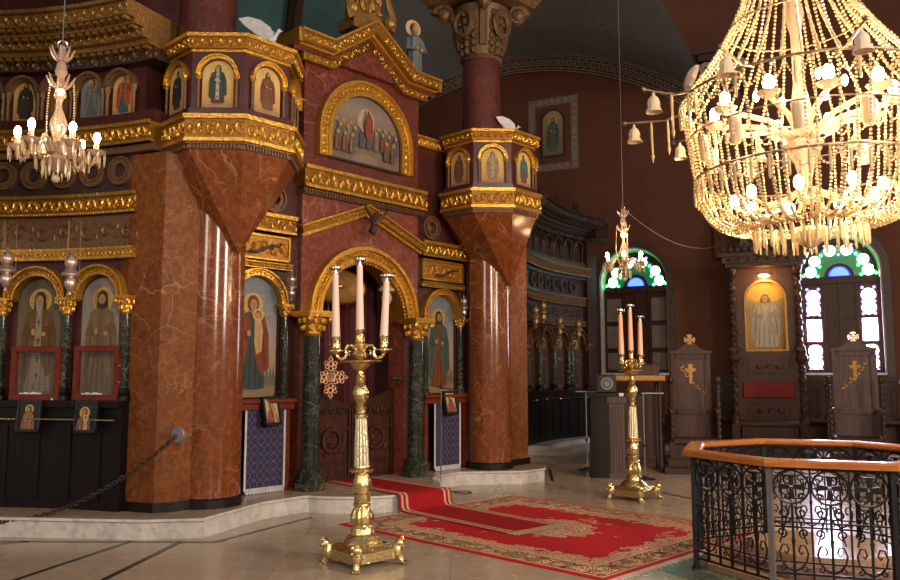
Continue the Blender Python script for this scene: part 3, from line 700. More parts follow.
# sanctuary door, curtain
door = thing('sanctuary_door', 'carved dark double door low in the central portal behind the tall candlestick', 'door', UVW(.06, 0, .2), TH)
for sg in (-1, 1):
    m = MB(); m.mat(M['darkwood']); xs = sorted((sg * .008, sg * .80))
    top = [(xs[0], 0), (xs[1], 0)] + [(xs[1] + (xs[0] - xs[1]) * k / 8, (1.25 if sg > 0 else 1.02) + (.23 * (k / 8 if sg < 0 else -k / 8)) + 0) for k in range(9)]
    m.prism(top, F + .22, F + .29)
    m.mat(M['redwood']); cx = sg * .4
    M.setdefault('carvedwood', wood('carved_reddish_walnut', (.075, .022, .014), (.03, .009, .006), .3))
    m.mat(M['carvedwood'])
    for z0, z1 in ((.08, .2), (.26, .86)):
        m.box(cx - .3, cx + .3, F + .20, F + .23, z0, z1); m.relief(cx - .26, cx + .26, z0 + .03, z1 - .03, F + .20, .016, .16)
    for r_, z in ((.17, .56),): m.arch(cx, z, r_ - .04, r_, F + .15, F + .21, 0, 18, 0, 2 * pi)
    m.relief(cx - .3, cx + .3, .9, 1.02, F + .21, .014)
    for x in (cx - .36, cx + .33): m.box(x, x + .03, F + .19, F + .23, .05, 1.0)
    m.build('door_leaf', None, door)
cur = tag(MB(), None) if False else None
m = MB(); m.mat(M['curtain']); vs = []; fs = []
N = 60
for i in range(N + 1):
    x = -.95 + 1.9 * i / N; y = F + .75 + .035 * sin(x * 34) + .015 * sin(x * 81)
    vs += [(x, y, .22), (x, y, 3.4)]
for i in range(N): fs.append((2 * i, 2 * i + 2, 2 * i + 3, 2 * i + 1))
m.add(vs, fs); i0 = m.mark()
m.add([(x, y + .01, z) for x, y, z in vs], [f[::-1] for f in fs])
tag(m.build('curtain', None, None, UVW(.06, 0), TH), 'wine red curtain hanging inside the central portal', 'curtain')
ov = thing('oval_plaque', 'large oval gilded disc hanging high in the portal arch', 'plaque', UVW(-.12, -.62, 2.9), TH)
m = MB(); m.mat(M['dullgold']); j = m.mark(); m.lathe([(0.02, .05), (.09, .045), (.1, .02), (.27, .03), (.31, .05), (.34, .02), (.34, -.01)], 32)
m.apply(j, lambda x, y, z: (x * 1.45, -z, y * .74)); m.build('disc', None, ov)
m = MB(); m.mat(M['brass']); m.ell((0, -.06, .0), (.07, .03, .035), 10, 6); m.build('boss', None, ov); m = MB(); m.mat(M['steel']); m.bar((0, 0, .25), (0, .0, .5), .006); m.build('hanging_wire', None, ov)
# pierced cross
M['cross'] = gold('pierced_copper_gilt', (.75, .45, .26), (.5, .26, .13), .35, .5)
cr = thing('pierced_cross', 'pierced gilt cross with lobed ends left of the candlestick in the portal', 'cross', UVW(-.50, -.30, 1.62), TH); cr.scale = (1.2, 1, .92)
m = MB(); m.mat(M['cross'])
def ring(mm, x, z, r, t=.012): mm.tube([(x + r * cos(2 * pi * k / 10), 0, z + r * sin(2 * pi * k / 10)) for k in range(10)], t, 5, True)
ring(m, 0, 0, .06); ring(m, 0, 0, .028)
for k in range(4):
    c, s_ = (1, 0, -1, 0)[k], (0, 1, 0, -1)[k]; L = 1.0 if k % 2 == 0 else 1.25
    for d in (.10, .155): ring(m, c * d * L, s_ * d * L, .034)
    for a, bq in ((.12, .05), (.12, -.05), (.165, .062), (.165, -.062), (.21, 0)): ring(m, c * a * L - s_ * bq, s_ * a * L + c * bq, .026, .010)
    m.ell((c * .245 * L, 0, s_ * .245 * L), .014, 6, 4)
    ring(m, .07 * (c - s_), .07 * (s_ + c), .026, .01)
m.build('cross_tracery', None, cr)
m = MB(); m.mat(M['silver']); m.ell((0, -.02, .02), (.022, .012, .03), 8, 5); m.build('centre_stone', None, cr)
m = MB(); m.mat(M['brass']); m.bar((0, .01, .28), (0, .08, 1.1), .004); m.build('hanging_wire', None, cr)
# portal columns
for sg, lb in ((-1, 'green black marble column with gilded capital left of the portal'), (1, 'green black marble column with gilded capital right of the portal, behind the microphone')):
    t = thing('marble_column', lb, 'column', UVW(-.04 + sg * .94, -.08, .2), TH, 'portal columns')
    m = MB(); m.mat(M['greenmarble']); m.plan([(.2 * cos(a), .2 * sin(a)) for a in [2 * pi * k / 8 + pi / 8 for k in range(8)]], 0, .10); m.lathe([(.18, .1), (.19, .14), (.15, .18), (.165, .23), (.125, .27)], 20); m.build('base', None, t)
    m = MB(); m.mat(M['greenmarble']); m.lathe([(.118, .27), (.115, .9), (.105, 1.95)], 24); m.build('shaft', None, t)
    m = MB(); m.mat(M['gold']); capital(m, 0, 0, 1.95, 2.25, .108); m.box(-.2, .2, -.2, .24, 2.22, 2.27); m.build('capital', None, t)
# big icons of the side bays
def trees(p, w, h):
    p.poly((.13, .13, .08), [(-w / 2 + .002, .1 * h), (w / 2 - .002, .1 * h), (w / 2 - .002, .17 * h), (-w / 2 + .002, .19 * h)])
    for x in (-.42, -.34, .30, .38, .44): p.poly((.05, .07, .05), [(w * x - .012, .17 * h), (w * x + .012, .17 * h), (w * x, .27 * h)])
def virgin_extra(p, w, h):
    trees(p, w, h)
    for k, (x, z) in enumerate(((.25, .66), (.31, .66), (.37, .655), (.27, .635), (.34, .63))): p.poly((.4, .08, .05), [(w * x, h * z), (w * x + .012, h * z), (w * x + .012, h * z + .02), (w * x, h * z + .02)])
icon('icon', 'tall arched icon of woman in red mantle holding child', UVW(.06 - 1.69, -SB - .05, 1.37), TH, .69, 1.53,
     [dict(cx=-.02, z0=.06, H=1.24, wide=1.12, robe=(.06, .1, .10), mantle=(.19, .045, .022), under=(.04, .06, .06), hood=True, child=True)], SKY, ground=(.25, .17, .09), extra=virgin_extra, group='large standing icons of the altar screen')
icon('icon', 'tall arched icon of bearded man in dark green mantle right of the portal', UVW(.06 + 1.69, -SB - .05, 1.37), TH, .69, 1.53,
     [dict(cx=0, z0=.06, H=1.24, wide=1.08, robe=(.2, .06, .03), mantle=(.07, .095, .085), under=(.19, .06, .03), beard=1)], SKY, ground=(.25, .17, .09), extra=trees, group='large standing icons of the altar screen')
# lunette painting
lp = thing('lunette_painting', 'arched painting of a gathered crowd under cloudy sky in the pediment', 'painting', UVW(.06, -F + .02, 4.66), TH)
p = Pic(-.004); p.backdrop(1.36, 1.0, True, [(.20, .15, .11), (.19, .14, .12), (.18, .14, .14), (.27, .21, .17), (.17, .15, .16)], .02)
random.seed(3)
p.poly((.25, .19, .155), [(-.26, .002), (.26, .002), (.2, .1), (.1, .14), (-.1, .14), (-.2, .1)]); p.poly((.42, .34, .24), ellp(0, .62, .16, .2)); 
CC = [(.17, .06, .045), (.08, .085, .12), (.17, .12, .08), (.11, .11, .09), (.2, .15, .11), (.14, .08, .06)]
for row, zb in ((0, .30), (1, .22), (2, .10)):
    for k in range(9):
        x = -.55 + 1.1 * (k + .5 * (row % 2)) / 8.5
        if row == 2 and abs(x) < .26: continue
        c = random.choice(CC); d = random.choice(CC); hh = .30
        p.poly(c, [(x - .05, zb), (x + .05, zb), (x + .045, zb + .2), (x + .02, zb + .235), (x - .02, zb + .235), (x - .045, zb + .2)])
        p.poly(d, [(x - .05, zb), (x - .01, zb), (x - .01, zb + .22), (x - .045, zb + .2)]); p.poly((.34, .22, .10), ellp(x, zb + .262, .032, .034, 10)); p.poly(SKIN, ellp(x, zb + .26, .02, .026, 8))
p.figure(0, .36, .42, robe=(.3, .07, .05), mantle=(.24, .05, .05), beard=1)
p.mb.build('painted_panel', None, lp, smooth=0)
m = MB(); m.mat(M['carved']); m.arch(0, .32, .655, .69, -.03, .03, .32, 26); m.box(-.69, .69, -.03, .03, -.03, .0); m.build('inner_frame', None, lp)
# ------------------------------------------------------------------ pillars
def octa(ap, c=(0, 0)):
    r = ap / cos(pi / 8); return [(c[0] + r * cos(pi / 8 + k * pi / 4), c[1] + r * sin(pi / 8 + k * pi / 4)) for k in range(8)]
def pillar(sg, label, clabel, iconspecs):
    root = thing('pillar', label, 'pillar', UVW(sg * 2.46, 0, .2), TH, 'great marble pillars of the altar screen')
    ox = -sg * .11; oc = (ox, -.10)      # drum centre in the pillar's own frame
    Z = lambda z: z - .2
    m = MB(); m.mat(M['redmarble']); m.lathe([(.350, .10), (.345, 1.5), (.333, 3.3), (.33, 3.9)], 40); m.build('shaft', None, root, smooth=50)
    m = MB(); m.mat(M['blackwood']); m.lathe([(.37, 0), (.37, .09), (.353, .11)], 32)
    pier = [(-.3, -.154), (-.535, -.154), (-.688, -.078), (-.86, .36), (-.88, .7), (-.3, .5)]
    if sg > 0: pier = [(.3, -.1), (.86, -.1), (.9, .4), (.3, .5)]
    off = [(x * 1.03, y - .02) for x, y in pier]; m.plan(off, 0, .1); m.build('plinth', None, root)
    m = MB(); m.mat(M['piermarble']); m.plan(pier, .1, Z(4.12)); m.build('pier', None, root, smooth=0)
    # corbel: hull from an octagon down to a point on the front of the shaft
    bm = bmesh.new()
    for x, y in octa(.72, oc): bm.verts.new((x, y, Z(4.12)))
    ax = sg * .0
    for q in ((ax + .04, -.42, Z(3.02)), (-.30, .05, Z(3.45)), (.30, .05, Z(3.45)), (-.2, .3, Z(3.5)), (.2, .3, Z(3.5))): bm.verts.new(q)
    bmesh.ops.convex_hull(bm, input=bm.verts)
    me = MB(); me.mat(M['redmarble']); idx = {v: i for i, v in enumerate(bm.verts)}
    bmesh.ops.dissolve_limit(bm, angle_limit=.02, verts=bm.verts, edges=bm.edges); bm.verts.index_update()
    me.add([tuple(v.co) for v in bm.verts], [tuple(v.index for v in f.verts) for f in bm.faces]); bm.free()
    me.build('corbel', None, root, smooth=0)
    def ringpath(ap): return list(reversed(octa(ap, oc)))
    def sw(m, ap, prof): m.sweep(ringpath(ap), [(-p[0], p[1]) for p in prof] if False else prof, True)
    def faces(m, ap, fn):
        side = ap * 2 * math.tan(pi / 8)
        for k in range(8):
            a = k * pi / 4                       # outward direction of the face
            nx, ny = cos(a), sin(a)
            if ny > .3: continue
            j = m.mark(); fn(m, side, k)
            m.apply(j, lambda x, y, z: (oc[0] + nx * (ap - y) - ny * x * 1, oc[1] + ny * (ap - y) + nx * x, z))
    m = MB(); m.mat(M['bronze']); m.plan(octa(.735, oc), Z(4.10), Z(4.17)); m.plan(octa(.765, oc), Z(4.15), Z(4.2))
    faces(m, .735, lambda m, s, k: [m.box(-s / 2 + .03 + i * .04, -s / 2 + .05 + i * .04, -.02, .02, Z(4.105), Z(4.15)) for i in range(int(s / .04) - 1)])
    m.build('dentil_course', None, root, smooth=0)
    m = MB(); m.mat(M['goldbase']); m.plan(octa(.785, oc), Z(4.19), Z(4.46)); m.mat(M['gold']); m.plan(octa(.815, oc), Z(4.42), Z(4.47)); m.plan(octa(.80, oc), Z(4.17), Z(4.21))
    faces(m, .785, lambda m, s, k: m.relief(-s / 2 + .02, s / 2 - .02, Z(4.22), Z(4.41), 0, .015, .105)); m.build('gold_band', None, root)
    m = MB(); m.mat(M['deepmarble']); m.plan(octa(.70, oc), Z(4.47), Z(5.22)); m.plan(octa(.76, oc), Z(4.46), Z(4.50)); m.plan(octa(.735, oc), Z(4.50), Z(4.56))
    m.build('drum', None, root, smooth=0)
    m = MB(); m.mat(M['gold']); m.plan(octa(.72, oc), Z(5.20), Z(5.24)); m.mat(M['goldbase']); m.plan(octa(.76, oc), Z(5.23), Z(5.36)); m.mat(M['gold']); m.plan(octa(.80, oc), Z(5.35), Z(5.39))
    faces(m, .76, lambda m, s, k: (m.relief(-s / 2 + .01, s / 2 - .01, Z(5.245), Z(5.35), 0, .014, .1))); m.build('drum_cornice', None, root)
    # little arch and side colonnettes of each face, then the icons standing in them
    for k in range(8):
        a = k * pi / 4; nx, ny = cos(a), sin(a)
        if ny > .1: continue
        m = MB(); m.mat(M['gold'])
        m.arch(0, Z(4.93), .185, .215, -.05, .02, 0, 18); m.arch(0, Z(4.93), .215, .23, -.075, .02, 0, 18)
        for sx in (-1, 1): m.lathe([(.02, Z(4.88)), (.038, Z(4.905)), (.03, Z(4.92)), (.04, Z(4.945))], 8, sx * .207, -.035)
        m.mat(M['bronze'])
        for sx in (-1, 1): m.lathe([(.024, Z(4.56)), (.018, Z(4.58)), (.016, Z(4.88))], 8, sx * .207, -.03)
        m.apply(0, lambda x, y, z: (oc[0] + nx * (.70 - y) - ny * x, oc[1] + ny * (.70 - y) + nx * x, z)); m.build('niche_arch', None, root)
    for k, spec in iconspecs:
        a = k * pi / 4; nx, ny = cos(a), sin(a)
        lx, ly = oc[0] + nx * .705, oc[1] + ny * .705
        w = UVW(sg * 2.46 + lx, -ly, 4.57)
        icon('icon', spec[0], w, TH + a + pi / 2, .34, .53, [spec[1]], GOLDBG, ground=(.3, .2, .1), group='small icons of the pillar drums', thick=.004)
    return root
fk = lambda robe, mantle, **kw: dict(cx=0, z0=.03, H=.46, robe=robe, mantle=mantle, wide=1.2, **kw)
pillar(-1, 'great red marble pillar nearest the viewer with chain plate and icon drum', '', [
    (4, ('small icon of dark robed figure on left face of the nearer pillar drum', fk((.05, .04, .04), (.03, .03, .035), hood=True))),
    (5, ('small icon of bishop in teal and white on front of the nearer pillar drum', fk((.10, .05, .03), (.03, .065, .052), beard=2, stole=(.36, .33, .27)))),
    (6, ('small icon of saint in crimson robe on right face of the nearer pillar drum', fk((.16, .08, .04), (.17, .05, .03), beard=1))),
    (7, ('narrow icon on the right side of the nearer pillar drum, beside the pediment', fk((.1, .12, .1), (.15, .1, .06))))])
pillar(1, 'great red marble pillar right of the portal with icon drum and carved capital column', '', [
    (4, ('small icon of saint in brown red robe on left face of the farther pillar drum', fk((.2, .1, .05), (.2, .07, .035)))),
    (5, ('small icon of bishop in pale vestment on front of the farther pillar drum', fk((.25, .2, .12), (.3, .2, .1), beard=2, stole=(.4, .33, .22)))),
    (6, ('small icon of saint in teal and red on right face of farther pillar drum', fk((.2, .06, .035), (.045, .13, .13)))),
    (7, ('narrow icon on the right side of the farther pillar drum, facing the east wall', fk((.1, .12, .1), (.2, .14, .06))))])
M['uppermarble'] = marble('shade_toned_maroon_marble', (.05, .012, .010), (.085, .022, .017), (.2, .09, .07), 2.2, .025, .3, 4, .5, .3)  # marble darkened in its colour for the dimness above the lamps
M['capgold'] = gold('brown_gilding', (.13, .07, .03), (.05, .024, .012), .5, .4)  # gilding toned down to brown
# upper columns standing on the drums
for sg, lb in ((-1, 'red marble upper column above the nearer pillar drum'), (1, 'red marble upper column with scrolled gilded capital above the farther pillar drum')):
    t = thing('upper_column', lb, 'column', UVW(-2.72 if sg < 0 else 2.18, .10, 5.39), TH, 'upper columns')
    m = MB(); m.mat(M['uppermarble']); m.lathe([(.345, 0), (.345, .05), (.32, .07), (.315, .4), (.30, 1.28)], 32); m.build('shaft', None, t)
    m = MB(); m.mat(M['capgold']); z0 = 1.28
    m.lathe([(.31, z0), (.34, z0 + .03), (.31, z0 + .06), (.33, z0 + .3), (.42, z0 + .75), (.46, z0 + .85)], 24)
    for k in range(4):
        a = k * pi / 2 - pi / 4 + pi / 4
        for dx in (-1, 0, 1):
            ang = a + dx * .36
            for q in range(6):
                z = z0 + .12 + q * .12; r = .34 + .1 * (q / 6) ** 2
                m.ell((r * cos(ang), r * sin(ang), z), (.05, .05, .06) if dx else (.06, .06, .07), 6, 4)
        m.tube([((.43) * cos(a) + .17 * cos(g) * -sin(a), .43 * sin(a) + .17 * cos(g) * cos(a), z0 + .55 + .2 * sin(g)) for g in [2 * pi * h / 14 for h in range(14)]], .045, 6, True)
    M.setdefault('leafgold', M['dullgold'])
    for k in range(4):
        a = k * pi / 2 + pi / 4
        cxx, cyy = .60 * cos(a), .60 * sin(a)
        pts = [(cxx * (1 - .0) + (.16 - .11 * g / 12) * cos(g * .55) * cos(a), cyy + (.16 - .11 * g / 12) * cos(g * .55) * sin(a), z0 + .82 + (.16 - .11 * g / 12) * sin(g * .55)) for g in range(13)]
        m.tube([(.33 * cos(a), .33 * sin(a), z0 + .2), (.40 * cos(a), .40 * sin(a), z0 + .6), (.48 * cos(a), .48 * sin(a), z0 + .85)], .07, 6); m.tube(pts, .07, 6); m.ell((cxx, cyy, z0 + .82), (.13, .13, .13), 8, 6)
    m.build('capital', None, t)
    m = MB(); m.mat(M['bronze']); q = .62
    m.loft([[(-q, -q), (q, -q), (q, q), (-q, q)], [(-q - .06, -q - .06), (q + .06, -q - .06), (q + .06, q + .06), (-q - .06, q + .06)]], [z0 + .96, z0 + 1.06]); m.box(-q - .08, q + .08, -q - .08, q + .08, z0 + 1.06, z0 + 1.14)
    for f in range(4):
        j = m.mark(); m.relief(-q, q, z0 + .97, z0 + 1.06, -q - .05, .012, .14); ca, sa = cos(f * pi / 2), sin(f * pi / 2)
        m.apply(j, lambda x, y, z: (x * ca - y * sa, x * sa + y * ca, z))
    m.build('abacus', None, t)
# doves
def dove(label, loc, rz):
    t = thing('dove', label, 'dove', loc, rz, 'white dove figures')
    m = MB(); m.mat(M['dove'])
    rings = []; zs = []
    prof = [(-.24, .012, .02), (-.16, .03, .03), (-.08, .055, .055), (0, .07, .07), (.07, .06, .075), (.11, .04, .12), (.13, .032, .165), (.15, .038, .20), (.175, .03, .215), (.2, .008, .2)]
    vs = []; fs = []; n = 10
    for i, (x, r, zc) in enumerate(prof):
        for k in range(n): a = 2 * pi * k / n; vs.append((x, r * cos(a), .10 + zc + r * sin(a) * (1.1)))
    for i in range(len(prof) - 1):
        for k in range(n): fs.append((i * n + k, i * n + (k + 1) % n, (i + 1) * n + (k + 1) % n, (i + 1) * n + k))
    fs += [tuple(range(n))[::-1], tuple((len(prof) - 1) * n + k for k in range(n))]
    m.add(vs, fs)
    m.add([(-.2, -.02, .12), (-.2, .02, .12), (-.36, .08, .10), (-.38, 0, .115), (-.36, -.08, .10), (-.2, 0, .15)], [(0, 1, 2, 3, 4), (1, 0, 5), (2, 1, 5), (3, 2, 5), (4, 3, 5), (0, 4, 5)])
    m.ell((.21, 0, .30), (.02, .008, .008), 6, 4); m.build('body', None, t)
    for s in (-1, 1):
        m = MB(); m.mat(M['dove'])
        out = [(.10, 0), (.06, .05), (-.08, .10), (-.26, .14), (-.42, .17), (-.34, .12), (-.26, .08), (-.17, .04), (-.06, 0)]
        lift = [.02, .15, .25, .30, .27, .17, .11, .05, -.02]
        m.add([(x, s * (.05 + y * 1.2) + s * .012, .19 + q) for (x, y), q in zip(out, lift)] + [(x, s * (.05 + y * 1.2) - s * .012, .19 + q) for (x, y), q in zip(out, lift)], [tuple(range(9)), tuple(range(17, 8, -1))] + [(i, (i + 1) % 9, 9 + (i + 1) % 9, 9 + i) for i in range(9)])
        m.build('wing', None, t)
    m = MB(); m.mat(M['bronze']); 
    for s in (-1, 1): m.bar((.02, s * .025, 0.0), (0, s * .02, .12), .009)
    m.build('legs', None, t)
    return t
dove('white dove with raised wings on the nearer pillar drum', UVW(-2.24, .66, 5.39), radians(-12)).scale = (.72,) * 3
dove('pale dove perched on the farther pillar drum beside the upper column', UVW(2.42, .52, 5.39), radians(5)).scale = (.66,) * 3
# robed saint standing behind the right shoulder of the pediment
st = thing('saint_figure', 'pale robed haloed figure standing on the right shoulder of the pediment', 'statue', UVW(1.17, -.42, 6.24), TH - .2)
M['robe'] = plain('faded_grey_robe', (.13, .15, .16), .7, 0, (.08, .10, .105), 8)
m = MB(); m.mat(M['robe']); m.lathe([(.11, 0), (.13, .02), (.12, .2), (.115, .42), (.13, .6), (.12, .68), (.05, .74), (.045, .8)], 16, 0, 0, True, 8, .12)
m.mat(paint(SKIN)); m.ell((0, -.01, .86), (.058, .065, .078), 12, 8); m.mat(paint((.05, .03, .02))); m.ell((0, .015, .88), (.064, .06, .075), 12, 8)
m.mat(M['robe']); m.tube([(-.12, 0, .66), (-.17, -.05, .5), (-.06, -.13, .48)], .042, 8, False, .03); m.tube([(.12, 0, .66), (.17, -.04, .5), (.06, -.13, .46)], .042, 8, False, .03)
m.mat(paint(SKIN)); m.ell((-.04, -.14, .49), .03, 8, 5); m.ell((.04, -.14, .47), .03, 8, 5)
m.build('robed_body', None, st)
M['halo'] = plain('ochre_halo_paint', (.62, .36, .16), .5)
m = MB(); m.mat(M['halo']); m.arch(0, .88, .09, .14, .04, .06, 0, 24, 0, 2 * pi); m.mat(paint((.5, .42, .33))); m.arch(0, .88, .0, .09, .045, .055, 0, 24, 0, 2 * pi); m.build('halo', None, st)
# ------------------------------------------------------------------ curved wings of the screen
M['darkgold'] = gold('dark_gilding', (.17, .09, .028), (.07, .035, .012), .5, .45)  # darker gilding for the far right wing
def wing(C, nrm, R, s0, s1, zs, label, arches, ups, meds, endpier, dark=False):
    nx, ny = nrm; tx, ty = -ny, nx      # tangent to the right seen from the nave
    def mp(x, y, z):
        f = x / R; r = R + y
        return (C[0] + r * (-nx * cos(f) + tx * sin(f)), C[1] + r * (-ny * cos(f) + ty * sin(f)), z * zs)
    def rzat(s): f = s / R; return math.atan2(ty * cos(f) + ny * sin(f), tx * cos(f) + nx * sin(f))
    root = thing('altar_screen_wing', label, 'altar screen')
    G = M['darkgold'] if dark else M['gold']; n = 14; s1u = s1 + (.26 if not dark else 0); BZ = M['carved'] if dark else M['bronze']
    def fin(m, name, smooth=35): m.apply(0, mp); return m.build(name, None, root, smooth=smooth)
    m = MB(); m.mat(M['blackwood']); m.box(s0, s1, -.16, .3, .2, 1.3, n)
    for a in [s0 + .1 + .4 * i for i in range(int((s1 - s0 - .1) / .4))]: m.box(a, a + .3, -.18, -.16, .3, 1.1)
    fin(m, 'cupboard'); m = MB(); m.mat(M['blackwood']); m.box(s0, s1, -.22, .3, 1.3, 1.37, n); fin(m, 'ledge')
    m = MB(); m.mat(M['deepmarble']); m.box(s0, s1, .0, .4, 1.37, 5.3, n)
    for a in arches:
        if not dark: continue
    fin(m, 'wall_panel')
    m = MB(); m.mat(M['brass']); m.tube([(s0 + (s1 - s0) * i / 14, -.27, 1.17) for i in range(15)], .011, 6); 
    for q in range(3): m.ell((s0 + .3 + q * .8, -.27, 1.17), .028, 6, 4)
    fin(m, 'brass_rail')
    for a in arches:
        m = MB(); m.mat(G); small_arch(m, a, 2.50, .275, .385, 0, .12); fin(m, 'niche_arch')
    for c in sorted(set([round(a - .4, 3) for a in arches] + [round(a + .4, 3) for a in arches])):
        m = MB(); column(m, c, -.09, 1.37, 2.52, .055, M['greenmarble'], M['blackwood'], G, .2); fin(m, 'niche_column')
    m = MB(); m.mat(G); m.box(s0, s1, -.10, .1, 2.95, 3.08, n); m.box(s0, s1, -.12, .1, 3.05, 3.08, n); m.beads(s0, s1, 3.01, -.105, .024); fin(m, 'gold_moulding')
    m = MB(); m.mat(BZ); m.box(s0, s1, -.05, .1, 3.08, 3.46, n); m.relief(s0, s1, 3.15, 3.39, -.05, .018, .27); fin(m, 'carved_frieze')
    m = MB(); band(m, s0, s1, 3.46, 3.70, -.10, G, n); m.beads(s0, s1, 3.475, -.13, .014); fin(m, 'gold_band')
    m = MB(); m.mat(M['carved']); m.box(s0, s1, -.04, .1, 3.70, 4.2, n); fin(m, 'medallion_course')
    for x in meds:
        m = MB(); m.mat(BZ)
        for r0, r1, y in ((.145, .165, .07), (.105, .145, .05), (.085, .105, .07)): m.arch(x, 3.95, r0, r1, -.03 - y, -.03, 0, 20, 0, 2 * pi)
        m.mat(M['carved']); m.arch(x, 3.95, 0, .085, -.05, -.03, 0, 16, 0, 2 * pi); fin(m, 'medallion')
    m = MB(); m.mat(BZ); m.box(s0, s1u, -.12, .1, 4.14, 4.23, n); fin(m, 'dentil_course')
    m = MB(); band(m, s0, s1u, 4.22, 4.46, -.18, G, n); fin(m, 'upper_gold_band')
    m = MB(); m.mat(M['deepmarble']); m.box(s0, s1u, -.12, .1, 4.46, 4.6, n); fin(m, 'sill')
    for x in ups:
        m = MB(); m.mat(BZ); m.arch(x, 4.95, .15, .17, -.08, .01, 0, 16); m.arch(x, 4.95, .17, .205, -.12, .01, 0, 16)
        for sx in (-1, 1): m.lathe([(.03, 4.60), (.02, 4.63), (.02, 4.86), (.035, 4.9), (.04, 4.95)], 8, x + sx * .185, -.06)
        fin(m, 'upper_niche_arch')
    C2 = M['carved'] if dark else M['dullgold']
    m = MB(); m.mat(M['carved']); m.box(s0, s1u, -.14, .2, 5.18, 5.31, n); m.mat(BZ); m.relief(s0, s1u, 5.19, 5.31, -.14, .02, .2); fin(m, 'dark_frieze')
    m = MB(); m.mat(C2); m.box(s0, s1u, -.26, .2, 5.31, 5.36, n); m.box(s0, s1u, -.34, .2, 5.36, 5.46, n); m.relief(s0, s1u, 5.36, 5.46, -.34, .018, .12)
    m.box(s0, s1u, -.46, .2, 5.46, 5.52, n); m.box(s0, s1u, -.58, .2, 5.52, 5.66, n); m.relief(s0, s1u, 5.52, 5.66, -.58, .018, .14); m.box(s0, s1u, -.64, .2, 5.66, 5.70, n); [m.box(s0 + .03 + i * .11, s0 + .09 + i * .11, y0, y1, z - .035, z + .004) for i in range(int((s1u - s0) / .11)) for y0, y1, z in ((-.24, -.15, 5.31), (-.45, -.36, 5.46), (-.56, -.48, 5.52))]; fin(m, 'cornice')
    if endpier:
        m = MB(); m.mat(M['darkwood']); m.box(endpier[0], endpier[1], -.16, .4, .2, 5.2); m.box(endpier[0] - .05, endpier[1] + .1, -.5, .4, 5.2, 5.63)
        fin(m, 'end_pier', 0)
        m = MB(); m.mat(M['carved'])
        for i in range(12):
            x = s0 + (s1 - s0) * (i + .5) / 12; m.ell((x, -.1, 5.75), (.12, .05, .14), 6, 4)
            if i % 3 == 1: m.prism([(x - .2, 5.6), (x + .2, 5.6), (x + .05, 6.15), (x - .05, 6.15)], -.12, -.04)
        fin(m, 'cresting')
    return mp, rzat
wl, rl = wing((-5.3, 4.2), (0, -1), 5.0, -1.2, 1.87, 1, 'curved gilded screen wing with icons left of the nearer pillar', [-.2, .6, 1.4], [-.15, .28, .70, 1.13, 1.56], [-.28, .1, .48, .86, 1.24, 1.62], None)
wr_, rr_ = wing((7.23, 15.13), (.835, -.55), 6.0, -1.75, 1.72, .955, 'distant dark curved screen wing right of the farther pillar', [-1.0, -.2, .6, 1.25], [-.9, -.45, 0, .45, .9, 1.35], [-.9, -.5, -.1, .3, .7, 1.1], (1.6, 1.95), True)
# icons of the left wing
def at(mp, s, y, z): return mp(s, y, z)
icon('icon', 'tall arched dim icon of white bearded bishop in brown cloak, leftmost niche', wl(.6, -.004, 1.40), rl(.6), .54, 1.35, [dict(cx=0, z0=.02, H=1.2, robe=(.2, .15, .1), mantle=(.14, .07, .03), under=(.25, .2, .14), beard=2, stole=(.28, .22, .14))], [(.14, .10, .05), (.16, .12, .07), (.13, .11, .07)], group='large standing icons of the altar screen', thick=.003)
icon('icon', 'tall arched icon of dark bearded saint in tan robe beside the nearer pillar', wl(1.4, -.004, 1.40), rl(1.4), .54, 1.35, [dict(cx=0, z0=.02, H=1.2, robe=(.22, .13, .06), mantle=(.2, .13, .07), under=(.17, .11, .06), beard=1)], [(.16, .12, .08), (.3, .26, .23), (.28, .25, .24)], group='large standing icons of the altar screen', thick=.003)
for s, lb, f, bg in ((1.56, 'small icon of figure in red robe on the upper left wing', fk((.25, .05, .02), (.4, .07, .02), under=(.04, .12, .14), hood=True), GOLDBG),
                 (1.13, 'small pale grey faded icon on the upper left wing', fk((.12, .12, .12), (.15, .15, .15)), [(.16, .16, .16), (.2, .2, .21), (.22, .22, .23)]),
                 (.70, 'small icon of figure in orange robe behind the small left chandelier', fk((.3, .12, .05), (.25, .12, .06)), DIMBG),
                 (.28, 'small icon of dark figure on gold, leftmost on the upper left wing', fk((.05, .04, .03), (.04, .04, .03), beard=1), GOLDBG)):
    icon('icon', lb, wl(s, -.004, 4.61), rl(s), .30, .49, [f], bg, group='small icons of the upper left wing', thick=.003)
# glazed red frames standing on the ledge, small icons hung on the rail
for s, lb in ((.70, 'red wooden glazed frame before the leftmost tall icon'), (1.50, 'red wooden glazed frame before the tall icon beside the nearer pillar')):
    t = thing('glazed_frame', lb, 'frame', wl(s, -.17, 1.37), rl(s), 'red frames on the ledge')
    m = MB(); m.mat(M['redwood']); w, h, q = .30, .60, .065
    m.bbox(-w, -w + q, -.02, .03, 0, h, .006); m.bbox(w - q, w, -.02, .03, 0, h, .006); m.bbox(-w, w, -.022, .028, 0, q, .006); m.bbox(-w, w, -.022, .028, h - q, h, .006); m.build('frame', None, t)
    m = MB(); m.mat(M['glass']); m.box(-w + q, w - q, .0, .004, q, h - q); m.build('glass_pane', None, t)
    m = MB(); m.mat(M['paper'])
    for i in range(5): m.box(-.18 + i * .05, -.14 + i * .055, -.012, -.003, q + .003, q + .018 + .008 * (i % 2))
    m.build('paper_slip', None, t)
    m = MB(); m.mat(M['steel']); 
    for z in (.2, .38): m.ell((w + .008, -.01, z), .012, 6, 4)
    m.build('hinge', None, t)
